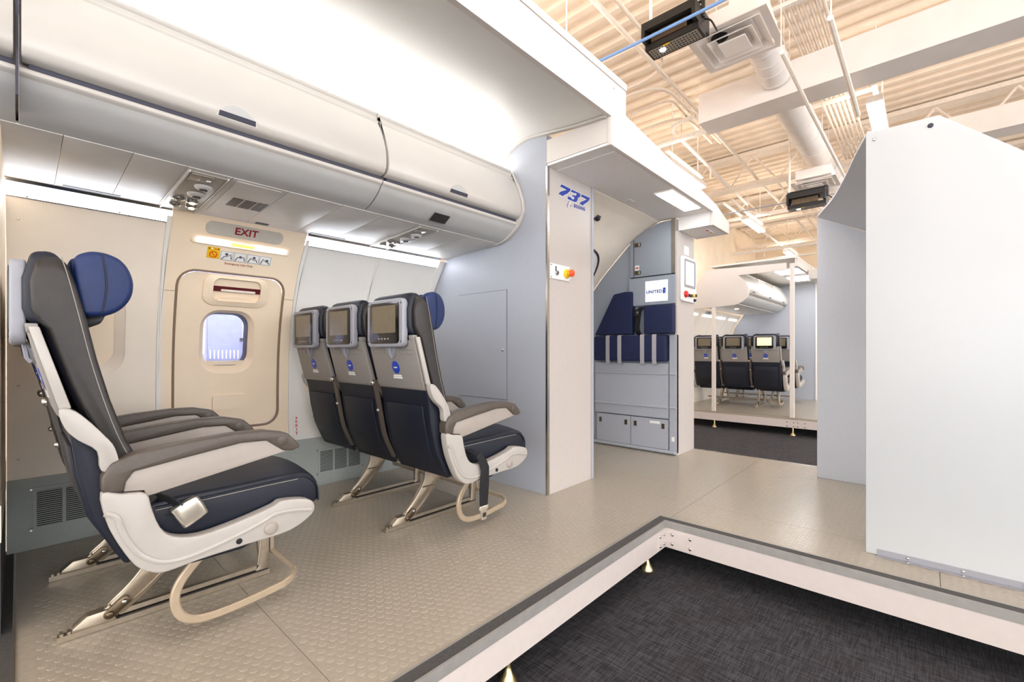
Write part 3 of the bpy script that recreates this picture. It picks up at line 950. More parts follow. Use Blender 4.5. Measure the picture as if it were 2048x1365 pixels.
# ================================================================== ATTENDANT STATION
AX = 3.93
at = empty('attendant_station', (4.1, 2.0, 0), 'grey crew station cabinet with lockers and a folded panel', 'cabinet')
outer = [(1.63, .001)] + [(1.63, 2.087)] + [(y_, z_ - .004) for y_, z_ in LIN]
prism('carcass', outer, 'X', AX, PX1 - .001, 'grey_lam_dark', at)
box('side_panel', AX - .03, PX1 - .001, 1.612, 1.629, .001, 1.974, 'side_lam', at, .003)
box('corner_post', AX - .035, AX, 1.612, 1.678, .02, 1.06, 'grey_lam', at, .004)
ul = [(1.665, 1.606), (2.062, 1.606), (2.062, 1.935), (1.99, 1.985), (1.91, 2.026), (1.80, 2.068), (1.665, 2.076)]
ud = prism('upper_locker_door', ul, 'X', AX - .03, AX - .001, 'grey_lam_dark', at, .003)
box('hinge_strip', AX - .034, AX - .001, 1.628, 1.663, 1.606, 2.086, 'alu', at, .002)
box('locker_stile', AX - .0325, AX - .0301, 2.022, 2.026, 1.606, 1.955, 'groove', ud)
for z in (1.905, 1.645):
    l_ = box('latch', AX - .036, AX - .03, 1.955, 2.015, z - .018, z + .018, 'steel_dark', ud, .002)
    box('latch_key', AX - .038, AX - .0362, 1.96, 1.975, z - .014, z + .014, 'alu', l_)
lb_ = box('arrow_label', AX - .0325, AX - .0302, 1.97, 2.01, 1.668, 1.715, 'paper', ud)
prism('red_arrow', [(1.975, 1.69), (1.988, 1.702), (1.988, 1.695), (2.005, 1.695), (2.005, 1.685), (1.988, 1.685), (1.988, 1.678)], 'X', AX - .034, AX - .0326, 'bright_red', lb_)
box('shadow_gap', AX - .02, AX - .001, 1.64, 2.06, 1.594, 1.6055, 'dark_void', at)
mb = box('screen_housing', AX - .05, AX - .001, 1.622, 2.062, 1.337, 1.593, 'grey_lam_dark', at, .004)
box('housing_hatch', AX - .0515, AX - .05, 1.955, 2.035, 1.355, 1.50, 'grey_lam_dark', mb, .001)
lg = empty('airline_screen', (AX - .055, 1.79, 1.46), 'white screen showing the UNITED name and blue globe emblem', 'screen')
defm('lit_screen', '#ffffff', .3, emit='#f4f6fa', estr=.22)
box('screen_face', AX - .056, AX - .0512, 1.687, 1.897, 1.365, 1.552, 'lit_screen', lg, .001)
text_mesh('lettering', 'UNITED', .040, (AX - .0570, 1.812, 1.452), (0, -1, 0), (0, 0, 1), 'ink_blue', lg, bold=.0012, spacing=1.08)
box('emblem', AX - .0572, AX - .056, 1.704, 1.730, 1.432, 1.482, 'ink_blue', lg)
defm('emblem_light', '#8fb0e2', .4)
for k in range(3):
    tube('emblem_arc', [(AX - .0575, 1.729 - .004 * k - (.018 - .003 * k) * math.sin(R(a)), 1.434 + (.042 - .01 * k) * math.cos(R(a))) for a in range(0, 91, 15)], .0011, 'emblem_light', lg, n=4)
# crew seat (cushions folded against the cabinet)
js = empty('crew_seat', (AX - .05, 2.0, .82), 'folded navy crew jump seat with grey straps and black harness', 'seat')
prism('back_pad', [(1.625, 1.072), (1.895, 1.072), (1.895, 1.328), (1.625, 1.328)], 'X', AX - .095, AX - .004, 'navy_cloth', js, .012, 3)
prism('side_pad', [(2.02, 1.072), (2.425, 1.072), (2.41, 1.10), (2.215, 1.46), (2.10, 1.475), (2.02, 1.47)], 'X', AX - .075, AX - .004, 'navy_cloth', js, .012, 3)
sc_ = prism('seat_pad', [(1.69, .825), (2.42, .825), (2.42, 1.062), (1.69, 1.062)], 'X', AX - .10, AX - .004, 'navy_cloth', js, .018, 3)
for y_ in (1.79, 1.905, 2.135, 2.26):
    st_ = tube('strap', [(AX - .012, y_, 1.066), (AX - .098, y_, 1.066), (AX - .104, y_, 1.05), (AX - .104, y_ , .85), (AX - .098, y_, .80), (AX - .05, y_, .795)], .02, 'belt_grey', sc_, sec=[(-.0015, -.02), (.0015, -.02), (.0015, .02), (-.0015, .02)], up=(0, 0, 1))
hn = tube('harness', smooth_pts([(AX - .03, 1.945, 1.32), (AX - .07, 1.955, 1.28), (AX - .075, 1.962, 1.20), (AX - .075, 1.968, 1.12), (AX - .04, 1.965, 1.068)], 4), .02, 'belt', js, sec=[(-.006, -.026), (.006, -.026), (.006, .026), (-.006, .026)])
box('harness_buckle', AX - .094, AX - .07, 1.932, 1.985, 1.235, 1.30, 'black_plastic', hn, .006)
box('harness_clip', AX - .097, AX - .09, 1.945, 1.965, 1.26, 1.28, 'alu', hn, .002)
# folded panel with two ribs
tp = box('folded_panel', AX - .05, AX - .001, 1.686, 2.432, .318, .806, 'grey_lam', at, .004)
for z in (.715, .415):
    tube('bumper_rail', [(AX - .052, 1.69, z), (AX - .052, 2.43, z)], .013, 'grey_lam', tp, n=8)
    tube('bumper_rail', [(AX - .037, 1.616, z + .002), (AX - .037, 1.676, z + .002)], .013, 'grey_lam', tp, n=8)
for y0, y1 in ((1.689, 2.048), (2.054, 2.42)):
    d_ = box('locker_door', AX - .04, AX - .001, y0, y1, .04, .306, 'grey_lam', at, .003)
    for yy in (y0 + .045, y1 - .045):
        l_ = box('latch', AX - .0445, AX - .04, yy - .02, yy + .02, .215, .275, 'grey_lam', d_, .002)
        box('latch_plate', AX - .046, AX - .0445, yy - .014, yy + .014, .222, .268, 'steel_dark', l_)
    if y0 < 1.8:
        box('label_card', AX - .042, AX - .0401, 1.765, 1.86, .262, .285, 'paper', d_)
tube('kick_rail', [(AX - .045, 1.622, .022), (AX - .045, 2.44, .022)], .016, 'grey_lam', at, n=8)
box('socket', AX - .039, AX - .034, 1.632, 1.658, .12, .16, 'paper', at, .002)
# wall control panel on the station side
cp = empty('control_panel', (4.12, 1.61, 1.5), 'white wall control panel with a screen and red button beside the crew station', 'control panel')
prism('housing', rrect(3.965, 4.283, 1.362, 1.765, .025, 5), 'Y', 1.587, 1.6115, 'paper', cp, .004)
b_ = prism('bezel', rrect(4.0, 4.25, 1.49, 1.742, .008, 3), 'Y', 1.5835, 1.587, 'bezel_grey', cp)
prism('touch_screen', rrect(4.02, 4.235, 1.512, 1.722, .004, 2), 'Y', 1.5815, 1.5836, 'soffit_grey', b_)
box('screen_edge', 4.222, 4.236, 1.5805, 1.5815, 1.512, 1.722, 'ink_blue', b_)
disc('stop_button', (4.02, 1.587, 1.425), (0, -1, 0), .030, .026, 'bright_red', cp, 20, 1)
for x_, z_, mm in ((4.09, 1.42, 'black_plastic'), (4.14, 1.42, 'black_plastic'), (4.20, 1.425, 'yellow'), (4.245, 1.43, 'black_plastic'), (4.225, 1.385, 'black_plastic')):
    disc('knob', (x_, 1.587, z_), (0, -1, 0), .014, .018, mm, cp, 12)
nt_ = box('paper_notice', 4.05, 4.16, 1.609, 1.6116, 1.79, 1.87, 'paper'); tag(nt_, 'small white paper notice above the wall control panel', 'notice')

# ================================================================== RIGHT-HAND BLOCK
rb = empty('board_partition', (2.62, -.3, 0), 'tall white board partition with a clipped top corner on the right', 'partition')
prism('board', [(.204, .001), (.204, 1.911), (-.038, 1.911), (-.276, 1.69), (-.55, 1.30), (-.72, .85), (-.80, .4), (-.82, .001)], 'X', 2.612, 2.64, 'board_white', rb, .0015)
disc('bolt', (2.612, .175, 1.875), (-1, 0, 0), .008, .004, 'alu', rb, 12, 1)
disc('bolt', (2.612, -.012, 1.875), (-1, 0, 0), .010, .005, 'groove', rb, 12, 1)
al = empty('base_bracket', (2.6, -.3, 0), 'aluminium angle bracket screwed along the foot of the white board', 'bracket')
box('flange', 2.608, 2.611, -.80, .165, .001, .028, 'bezel_grey', al)
box('flange', 2.585, 2.611, -.80, .165, .0013, .004, 'bezel_grey', al)
for y_ in (.06, -.11, -.28, -.45):
    disc('screw', (2.608, y_, .017), (-1, 0, 0), .006, .004, 'alu', al, 10, 1)
    disc('screw', (2.596, y_, .004), (0, 0, 1), .006, .003, 'alu', al, 10, 1)
gb = empty('grey_panel', (3.93, -.1, 0), 'grey upright panel behind the white board partition', 'partition')
prism('panel', [(.586, .001), (.586, 1.886), (.45, 1.815), (.306, 1.733), (.1, 1.60), (-.2, 1.32), (-.5, .85), (-.6, .3), (-.6, .001)], 'X', 3.915, 3.945, 'panel_lam', gb, .002)
# concave lining between the two boards
cv = bmesh.new()
prof = [(0, 0), (-.14, -.075), (-.28, -.153), (-.48, -.29), (-.78, -.56), (-1.0, -.95)]
edge = [(3.914, .586, 1.888), (3.543, .448, 1.895), (3.194, .35, 1.90), (2.841, .262, 1.906), (2.641, .206, 1.911)]
ep_ = smooth_pts(edge, 5)
for t in (0, .018):
    pass
rows = []
for (x, y0, z0) in ep_:
    rows.append([(cv.verts.new((x, y0 + a, z0 + b)), cv.verts.new((x, y0 + a - .006, z0 + b + .022))) for a, b in smooth_pts(prof, 4)])
for i in range(len(rows) - 1):
    for j in range(len(rows[0]) - 1):
        for k in (0, 1):
            cv.faces.new((rows[i][j][k], rows[i + 1][j][k], rows[i + 1][j + 1][k], rows[i][j + 1][k]))
    for j in (0, len(rows[0]) - 1):
        cv.faces.new((rows[i][j][0], rows[i + 1][j][0], rows[i + 1][j][1], rows[i][j][1]))
for i in (0, len(rows) - 1):
    for j in range(len(rows[0]) - 1):
        cv.faces.new((rows[i][j][0], rows[i][j + 1][0], rows[i][j + 1][1], rows[i][j][1]))
o = finish('concave_lining', cv, 'panel_lam'); tag(o, 'grey concave lining stretched between white board and grey panel', 'wall panel')

# ================================================================== TRIPLE SEAT ROW
SEATS = (1.86, 2.30, 2.74)
def off_pts(pts, dx, dz=0): return [(p[0] + dx, p[1] + dz) for p in pts]
def make_row():
    t = empty('triple_seat', (.40, 2.30, 0))
    FR = [(.073, 1.189), (.090, 1.165), (.104, 1.107), (.123, 1.013), (.146, .895), (.172, .786), (.207, .667), (.250, .572), (.290, .495)]
    RE = [(.255, .462), (.205, .53), (.160, .64), (.115, .745), (.089, .82), (.061, .913), (.042, .982), (.016, .995), (.006, 1.03), (.006, 1.11), (.022, 1.182)]
    prof_c = [(x - .010, z) for x, z in FR] + RE
    prof_s = FR + [(.255, .462), (.21, .53), (.168, .64), (.124, .745), (.097, .82), (.070, .913), (.052, .975), (.035, .995), (.022, 1.03), (.020, 1.11), (.032, 1.180)]
    for yc in SEATS:
        hw = .198
        def round_top(v, yc=yc, hw=hw):
            e = max(0, abs(v.y - yc) - (hw - .07)) / .07
            s = min(1, max(0, (v.z - 1.0) / .19))
            v.z -= .05 * e * e * s * s
            if v.z < .98: v.y = yc + (v.y - yc) * (1 - .0 * (1 - s))
            return v
        sl = [yc - hw + .028, yc - .15, yc - .12, yc - .05, yc + .05, yc + .12, yc + .15, yc + hw - .028]
        bk = prism('backrest', prof_c, 'Y', 0, 0, 'navy', t, .014, 3, slices=sl, deform=round_top)
        for s in (-1, 1):
            sb = sorted((yc + s * hw, yc + s * (hw - .014), yc + s * (hw - .030)))
            prism('side_bolster', prof_s, 'Y', 0, 0, 'taupe_leather', bk, .010, 3, slices=sb, deform=round_top)
            stp = [(x - .004, yc + s * (hw + .0006), z) for x, z in smooth_pts(off_pts(FR[1:], -.010), 4)]
            tube('stitching', stp, .0011, 'stitch', bk, n=5)
        # headrest with folded wings
        hp = prism('headrest', [(.094, 1.172), (.120, 1.186), (.140, 1.176), (.148, 1.11), (.146, 1.04), (.138, 1.022), (.122, 1.02)], 'Y', yc - .115, yc + .115, 'head_blue', bk, .010, 3)
        for s in (-1, 1):
            wing = smooth_pts([(.100, 1.160), (.124, 1.190), (.160, 1.196), (.196, 1.184), (.219, 1.155), (.229, 1.115), (.222, 1.072), (.197, 1.036), (.165, 1.019), (.124, 1.018), (.110, 1.06)], 4, True)
            def flare(v, s=s, yc=yc):
                v.y += s * (-.020) * max(0, (v.x - .12)) / .1
                return v
            a = yc + s * .118; b = yc + s * .172
            prism('headrest_wing', wing, 'Y', min(a, b), max(a, b), 'head_blue', bk, .014, 3, deform=flare)
            tube('wing_seam', [(.158 + .01 * math.sin(k / 8 * math.pi), yc + s * (.165), 1.025 + .165 * k / 8) for k in range(9)], .0016, 'navy', bk, n=5)
        prism('headrest_slide', [(.125, 1.022), (.175, 1.022), (.165, 1.0), (.135, .985)], 'Y', yc - .06, yc + .06, 'black_plastic', bk, .006)
        # screen unit
        zc = 1.047
        scr = prism('screen_unit', rrect(yc - .150, yc + .150, .937, 1.158, .028, 6), 'X', -.016, .014, 'bezel_grey', t, .006, 3)
        gl = prism('screen_glass', rrect(yc - .124, yc + .124, .953, 1.143, .020, 5), 'X', -.0185, -.015, 'screen_black', scr, .001)
        prism('display', rrect(yc - .098, yc + .098, 1.002, 1.128, .003, 2), 'X', -.0195, -.0184, 'display', scr)
        for k in range(4):
            box('button', -.0195, -.0184, yc - .045 + k * .026, yc - .032 + k * .026, .972, .978, 'bezel_grey', scr)
        for yy in (-.137, .137):
            for zz in (.962, 1.135): disc('screw', (-.016, yc + yy, zz), (-1, 0, 0), .005, .001, 'ink_grey', scr, 8)
        # shell
        sh = prism('back_shell', [(.014, .968), (.034, .968), (.096, .752), (.094, .738), (.078, .738), (.068, .752)], 'Y', yc - .190, yc + .190, 'shell_grey', t, .004)
        prism('shell_shoulder', [(.010, .99), (.034, .99), (.036, .966), (.013, .966)], 'Y', yc - .19, yc - .155, 'shell_grey', sh, .003)
        prism('shell_shoulder', [(.010, .99), (.034, .99), (.036, .966), (.013, .966)], 'Y', yc + .155, yc + .19, 'shell_grey', sh, .003)
        def shp(y, z, o=.0):   # point on rear face of the shell
            return (.014 + (.068 - .014) * (.968 - z) / (.968 - .752) - o, y, z)
        nrm = Vector((-.216, 0, -.054)).normalized()
        for s in (-1, 1):
            box_pts = [shp(yc + s * .065, .925), shp(yc + s * .165, .925), shp(yc + s * .165, .906), shp(yc + s * .065, .906)]
            tube('shell_groove', box_pts, .0022, 'shell_grey', sh, n=5, closed=True)
        vee = [(-.05, .945), (.05, .945), (.03, .915), (.012, .888), (0, .882), (-.012, .888), (-.03, .915)]
        bm = bmesh.new()
        A = [bm.verts.new(Vector(shp(yc + a, b, .001))) for a, b in vee]; B = [bm.verts.new(Vector(shp(yc + a, b, .007))) for a, b in vee]
        bm.faces.new(A); bm.faces.new(B[::-1])
        for i in range(len(A)): bm.faces.new((A[i], A[(i + 1) % len(A)], B[(i + 1) % len(A)], B[i]))
        lt = finish('tray_latch', bm, 'bezel_grey', sh)
        tube('latch_lever', [shp(yc - .004, .94, .010), shp(yc - .004, .90, .014), shp(yc - .004, .888, .008)], .006, 'bezel_grey', sh, n=6)
        c0 = Vector(shp(yc - .003, .842, -.001))
        bd = disc('round_badge', c0, nrm, .031, .003, 'badge_blue', sh, 24)
        text_mesh('badge_lettering', 'united', .011, c0 + nrm * .0036, (0, -1, 0), (-.24, 0, .97), 'paper', sh)
        bm = bmesh.new()
        for z0, z1, wy in ((.798, .806, .032), (.788, .796, .036)):
            q = [Vector(shp(yc - .004 + a, z, oo)) for oo in (-.001, .0016) for a, z in ((-wy, z0), (wy, z0), (wy, z1), (-wy, z1))]
            v = [bm.verts.new(p) for p in q]
            for f in ((0, 1, 2, 3), (7, 6, 5, 4), (0, 4, 5, 1), (1, 5, 6, 2), (2, 6, 7, 3), (3, 7, 4, 0)): bm.faces.new([v[i] for i in f])
        finish('small_placard', bm, 'paper', sh)
        # literature pocket
        pk = prism('literature_pocket', [(.080, .742), (.12, .742), (.20, .56), (.26, .42), (.25, .33), (.205, .315), (.180, .36), (.135, .46), (.108, .58), (.092, .70)], 'Y', 0, 0, 'navy_pocket', t, .010, 3,
                   slices=[yc - .195, yc - .15, yc, yc + .15, yc + .195])
        prism('pocket_flap', [(.088, .665), (.10, .665), (.145, .46), (.20, .345), (.186, .345), (.128, .46), (.100, .58)], 'Y', yc - .150, yc + .150, 'navy_pocket', pk, .005)
        # seat cushion
        def crown(v, yc=yc):
            e = abs(v.y - yc) / .2
            if v.z > .44: v.z += .020 * (1 - e * e)
            return v
        cu_ = prism('seat_cushion', [(.25, .475), (.33, .482), (.46, .482), (.60, .486), (.69, .482), (.728, .466), (.748, .435), (.752, .37), (.70, .352), (.30, .352), (.24, .40)], 'Y', 0, 0, 'navy', t, .012, 3,
                    slices=[yc - .202, yc - .14, yc - .07, yc, yc + .07, yc + .14, yc + .202], deform=crown)
        for s in (-1, 1):
            tube('piping', smooth_pts([(.27, yc + s * .204, .462), (.40, yc + s * .204, .464), (.55, yc + s * .204, .468), (.68, yc + s * .204, .470), (.722, yc + s * .204, .452), (.744, yc + s * .204, .42), (.748, yc + s * .204, .37)], 4), .0038, 'navy', cu_, n=6)
            tube('stitch_line', [(.27, yc + s * .2045, .455), (.40, yc + s * .2045, .457), (.55, yc + s * .2045, .461), (.675, yc + s * .2045, .462)], .0013, 'stitch', cu_, n=5)
        prism('seat_pan', [(.27, .353), (.71, .353), (.68, .318), (.50, .262), (.36, .262), (.30, .30)], 'Y', yc - .19, yc + .19, 'navy_pocket', t, .008)
    # armrests
    CAP = [(.150, .540), (.150, .582), (.169, .616), (.215, .635), (.34, .650), (.465, .658), (.552, .656), (.622, .639), (.650, .610), (.668, .585), (.641, .575), (.611, .581), (.581, .604), (.558, .622), (.481, .625), (.334, .604), (.215, .586), (.199, .561), (.194, .534)]
    PAN = [(.194, .534), (.199, .561), (.215, .586), (.334, .604), (.481, .625), (.558, .622), (.581, .604), (.611, .581), (.625, .577), (.243, .509), (.240, .528)]
    for ya in (1.638, 2.08, 2.52, 2.962):
        ap = prism('armrest', PAN, 'Y', ya - .020, ya + .020, 'arm_panel', t, .003)
        prism('armrest_cap', CAP, 'Y', ya - .027, ya + .027, 'arm_cap', ap, .007, 3)
        disc('recline_button', (.606, ya - .026, .615), (0, -1, 0), .017, .004, 'arm_cap', ap, 18)
        # bracket running from the backrest frame down to the arm pivot
        brk = smooth_pts([(.070, .768), (.093, .768), (.120, .742), (.157, .692), (.178, .655), (.186, .598), (.150, .598), (.142, .652), (.104, .688), (.080, .722)], 3, True)
        end = ya < 1.7 or ya > 2.9
        prism('pivot_bracket', brk, 'Y', ya - .016, ya + .016, 'shroud' if end else 'arm_cap', t, .004)
        if end:
            prism('frame_strip', [(.016, .982), (.036, .982), (.095, .768), (.071, .768)], 'Y', ya + (.012 if ya < 2 else -.026), ya + (.026 if ya < 2 else -.012), 'shroud', t, .004)
        else:
            tube('support_strip', smooth_pts([(.066, ya, .77), (.080, ya, .70), (.100, ya, .60), (.125, ya, .48), (.18, ya, .36)], 4), .016, 'arm_cap', t, sec=[(-.006, -.014), (.006, -.014), (.006, .014), (-.006, .014)])
            disc('support_bolt', (.062, ya + .012, .755), (-1, 0, -.2), .014, .012, 'alu_cast', t, 12, 1)
            disc('support_bolt', (.088, ya, .615), (-1, 0, -.2), .009, .01, 'alu_cast', t, 10, 1)
    # end shrouds
    SHR = smooth_pts([(.149, .540), (.19, .531), (.241, .521), (.254, .477), (.272, .419), (.303, .382), (.371, .365), (.47, .377), (.576, .400), (.605, .412), (.680, .400), (.711, .378), (.705, .341), (.629, .304), (.50, .298), (.371, .293), (.290, .285), (.255, .295), (.219, .326), (.184, .394), (.160, .46)], 3, True)
    RID = smooth_pts([(.156, .487), (.179, .471), (.189, .435), (.205, .394), (.231, .352), (.269, .322), (.314, .311), (.374, .316), (.473, .338), (.545, .360), (.582, .374), (.642, .371), (.700, .358)], 4)
    for ya, s in ((1.628, -1), (2.972, 1)):
        e_ = prism('end_shroud', SHR, 'Y', ya - .022, ya + .022, 'shroud', t, .007, 3)
        tube('moulded_ridge', [(x, ya + s * .020, z) for x, z in RID], .0085, 'shroud', e_, n=8)
        disc('knob', (.567, ya + s * .022, .330), (0, s, 0), .021, .010, 'arm_panel', e_, 20, 1)
        disc('cap_screw', (.473, ya + s * .022, .316), (0, s, 0), .009, .003, 'dark_void', e_, 12)
    # frame tubes
    for x_, z_ in ((.40, .325), (.63, .345)):
        tube('cross_tube', [(x_, 1.66, z_), (x_, 2.94, z_)], .018, 'seat_metal', t, n=12)
    tube('rear_rail', [(.225, 1.67, .335), (.225, 2.93, .335)], .014, 'seat_metal', t, n=8)
    # legs
    for yl in (2.015, 2.577):
        rl = box('floor_rail', .082, .702, yl - .014, yl + .014, .001, .020, 'seat_metal', t, .002)
        box('rail_slot', .23, .695, yl - .0145, yl + .0145, .0205, .026, 'taupe_leather', rl)
        box('link_bar', .23, .655, yl - .009, yl + .009, .030, .046, 'seat_metal', rl, .003)
        for xx in (.088, .105): box('rail_tooth', xx, xx + .008, yl - .012, yl + .012, .02, .028, 'seat_metal', rl)
        prism('rear_fitting', [(.114, .0205), (.116, .034), (.150, .062), (.205, .064), (.225, .0205)], 'Y', yl - .020, yl + .020, 'seat_metal', t, .004)
        ST = smooth_pts([(.186, .058), (.250, .118), (.300, .185), (.325, .24), (.330, .285)], 4) + smooth_pts([(.480, .285), (.43, .215), (.365, .140), (.30, .078), (.245, .035)], 4) + [(.20, .035)]
        s_ = prism('leg_strut', ST, 'Y', yl - .012, yl + .012, 'seat_metal', t, .004)
        ins = [(x * .86 + .14 * .30, z * .82 + .18 * .17) for x, z in ST]
        tube('strut_rib', [(x, yl - .0125, z) for x, z in ins], .004, 'seat_metal', s_, n=5, closed=True)
        tube('strut_rib', [(.30, yl - .0125, .185), (.40, yl - .0125, .18)], .004, 'seat_metal', s_, n=5)
        lk = prism('pivot_link', rrect(-.016, .062, -.016, .016, .0155, 5), 'Y', yl - .024, yl - .013, 'steel_dark', s_, .002, deform=lambda v: Vector((.205 + v.x * .78 - v.z * .62, v.y, .047 + v.x * .62 + v.z * .78)))
        disc('pivot_bolt', (.205, yl - .024, .047), (0, -1, 0), .011, .006, 'steel_dark', s_, 12, 1)
        disc('pivot_bolt', (.242, yl - .024, .076), (0, -1, 0), .008, .007, 'alu', s_, 12, 1)
        FL = smooth_pts([(.648, .022), (.662, .05), (.660, .11), (.650, .16), (.60, .215), (.595, .27)], 3) + smooth_pts([(.712, .27), (.706, .20), (.702, .14), (.702, .022)], 3)
        f_ = prism('front_leg', FL, 'Y', yl - .012, yl + .012, 'seat_metal', t, .004)
        tube('leg_rib', [(.658, yl - .012, .05), (.67, yl - .012, .15), (.695, yl - .012, .24)], .004, 'seat_metal', f_, n=5)
    # baggage bar
    bp = smooth_pts([(.43, 1.735, .285), (.385, 1.735, .240), (.345, 1.735, .190), (.331, 1.735, .140), (.345, 1.735, .088), (.385, 1.735, .058), (.45, 1.735, .050), (.55, 1.735, .055), (.655, 1.738, .066)], 5)
    bp += smooth_pts([(.690, 1.752, .072), (.712, 1.785, .079), (.718, 1.84, .083), (.718, 2.3, .085), (.718, 2.92, .085)], 5)
    tube('baggage_bar', bp, .01, 'bar_cream', t, sec=[(-.013, -.005), (-.009, -.008), (.009, -.008), (.013, -.005), (.013, .005), (.009, .008), (-.009, .008), (-.013, .005)], up=(1, 0, -1))
    for yl in (2.015, 2.577):
        box('bar_hanger', .706, .72, yl - .008, yl + .008, .088, .262, 'seat_metal', t, .002)
    return t

row1 = make_row()
row2 = copy_tree(row1); row2.location = (.40 + 1.165, 2.30, 0)
far = [copy_tree(row1) for _ in range(2)]
far[0].location = (8.30, 2.33, 0); far[1].location = (9.22, 2.33, 0)
far[0].scale = (1, 1.04, 1); far[1].scale = (1, 1.04, 1)
# the front row has no armrest on the hatch side
for c in list(row1.children):
    if c.name.startswith('armrest') and max(v.co.y for v in c.data.vertices) + 2.30 > 2.9:
        for g_ in list(c.children): bpy.data.objects.remove(g_)
        bpy.data.objects.remove(c)
tag(row1, 'navy triple seat row nearest the camera at the left edge', 'airplane seat', 'triple seat rows')
tag(row2, 'navy triple seat row with three seatback screens before the grey bulkhead', 'airplane seat', 'triple seat rows')
tag(far[0], 'distant navy triple seat row closest to the glass in the far mock-up', 'airplane seat', 'triple seat rows')
tag(far[1], 'farthest navy triple seat row by the end wall of the far mock-up', 'airplane seat', 'triple seat rows')
# lit seatback screen in the far mock-up (aisle seat)
scr0 = [c for c in far[0].children if c.name.startswith('screen_unit')]
dsp = [g for g in scr0[0].children if g.name.startswith('display')][0]
dsp.data = dsp.data.copy(); dsp.data.materials[0] = M['display_lit']

# belts: loose buckle on the near row, hanging belt on the second row
def belt_tongue():
    cu_ = [c for c in row1.children if c.name.startswith('seat_cushion')][0]
    y_ = 1.640
    pts = [(.306, .453), (.357, .478), (.372, .470), (.391, .432), (.386, .420), (.342, .394), (.330, .402), (.308, .440)]
    bk = prism('belt_buckle', smooth_pts(pts, 3, True), 'Y', y_ - .010, y_ + .008, 'buckle', row1, .003)
    tube('buckle_rim', [(x, y_ - .011, z) for x, z in smooth_pts(pts, 3, True)], .0028, 'alu', bk, n=6, closed=True)
    tube('belt_strap', smooth_pts([(.30, 1.72, .42), (.275, 1.70, .46), (.275, 1.675, .482), (.30, 1.655, .475), (.325, 1.645, .45)], 4), .02, 'belt', row1, sec=[(-.002, -.022), (.002, -.022), (.002, .022), (-.002, .022)])
    tube('belt_strap', smooth_pts([(.27, 1.70, .40), (.29, 1.68, .43), (.33, 1.668, .42), (.36, 1.662, .40)], 4), .02, 'belt', row1, sec=[(-.002, -.020), (.002, -.020), (.002, .020), (-.002, .020)])
belt_tongue()
X2 = 1.165
prism('belt_strap', [(X2 + .318, .412), (X2 + .345, .43), (X2 + .385, .385), (X2 + .402, .35), (X2 + .402, .27), (X2 + .392, .165), (X2 + .342, .165), (X2 + .340, .25), (X2 + .350, .335), (X2 + .340, .37)], 'Y', 1.5885, 1.5935, 'belt', row2, .001)
tube('belt_loop', smooth_pts([(X2 + .30, 1.70, .41), (X2 + .32, 1.66, .435), (X2 + .345, 1.62, .42), (X2 + .355, 1.594, .39)], 4), .02, 'belt', row2, sec=[(-.003, -.022), (.003, -.022), (.003, .022), (-.003, .022)])
prism('belt_tongue', [(X2 + .338, .166), (X2 + .396, .166), (X2 + .396, .148), (X2 + .386, .144), (X2 + .384, .098), (X2 + .350, .098), (X2 + .346, .144), (X2 + .336, .148)], 'Y', 1.586, 1.594, 'buckle', row2, .002)
box('tongue_slot', X2 + .356, X2 + .377, 1.5850, 1.5862, .112, .132, 'taupe_leather', row2)

# ================================================================== VIEW THROUGH THE HATCH WINDOW
bay = empty('service_bay', (.95, 3.5, .3), 'pale lavender service cabinet seen through the hatch window', 'cabinet')
box('back_panel', .3, 1.9, 3.60, 3.64, FZ + .001, 1.9, 'lavender', bay)
box('door_panel', .865, 1.075, 3.585, 3.60, .4, 1.8, 'lavender_dark', bay, .003)
box('door_post', .78, .81, 3.58, 3.60, .4, 1.8, 'lavender_dark', bay, .003)
sl = None
for k in range(8):
    if sl is None: sl = box('lit_slot', .875, .883, 3.578, 3.586, .865, .925, 'paper', bay)
    else: inst(sl, bay, (k * .024, 0, 0))
box('notice', 1.13, 1.21, 3.592, 3.60, .92, 1.06, 'paper', bay)
box('notice', .83, .85, 3.592, 3.60, .90, 1.05, 'paper', bay)
box('handle', 1.06, 1.09, 3.57, 3.585, .99, 1.01, 'ink_grey', bay, .003)
bl = empty('bay_fill_lamp', (1.0, 3.35, 1.9), 'unseen tube lamp added to brighten the service cabinet outside the hatch', 'light')  # unseen lamp, added because the space behind the hatch window was dark
box('tube_lens', .4, 1.8, 3.30, 3.36, 1.83, 1.85, 'bay_fill_led', bl)
box('lamp_body', .38, 1.82, 3.29, 3.37, 1.851, 1.89, 'white_steel', bl)
for x_ in (.6, 1.6): box('wall_arm', x_, x_ + .03, 3.37, 3.719, 1.86, 1.885, 'white_steel', bl)

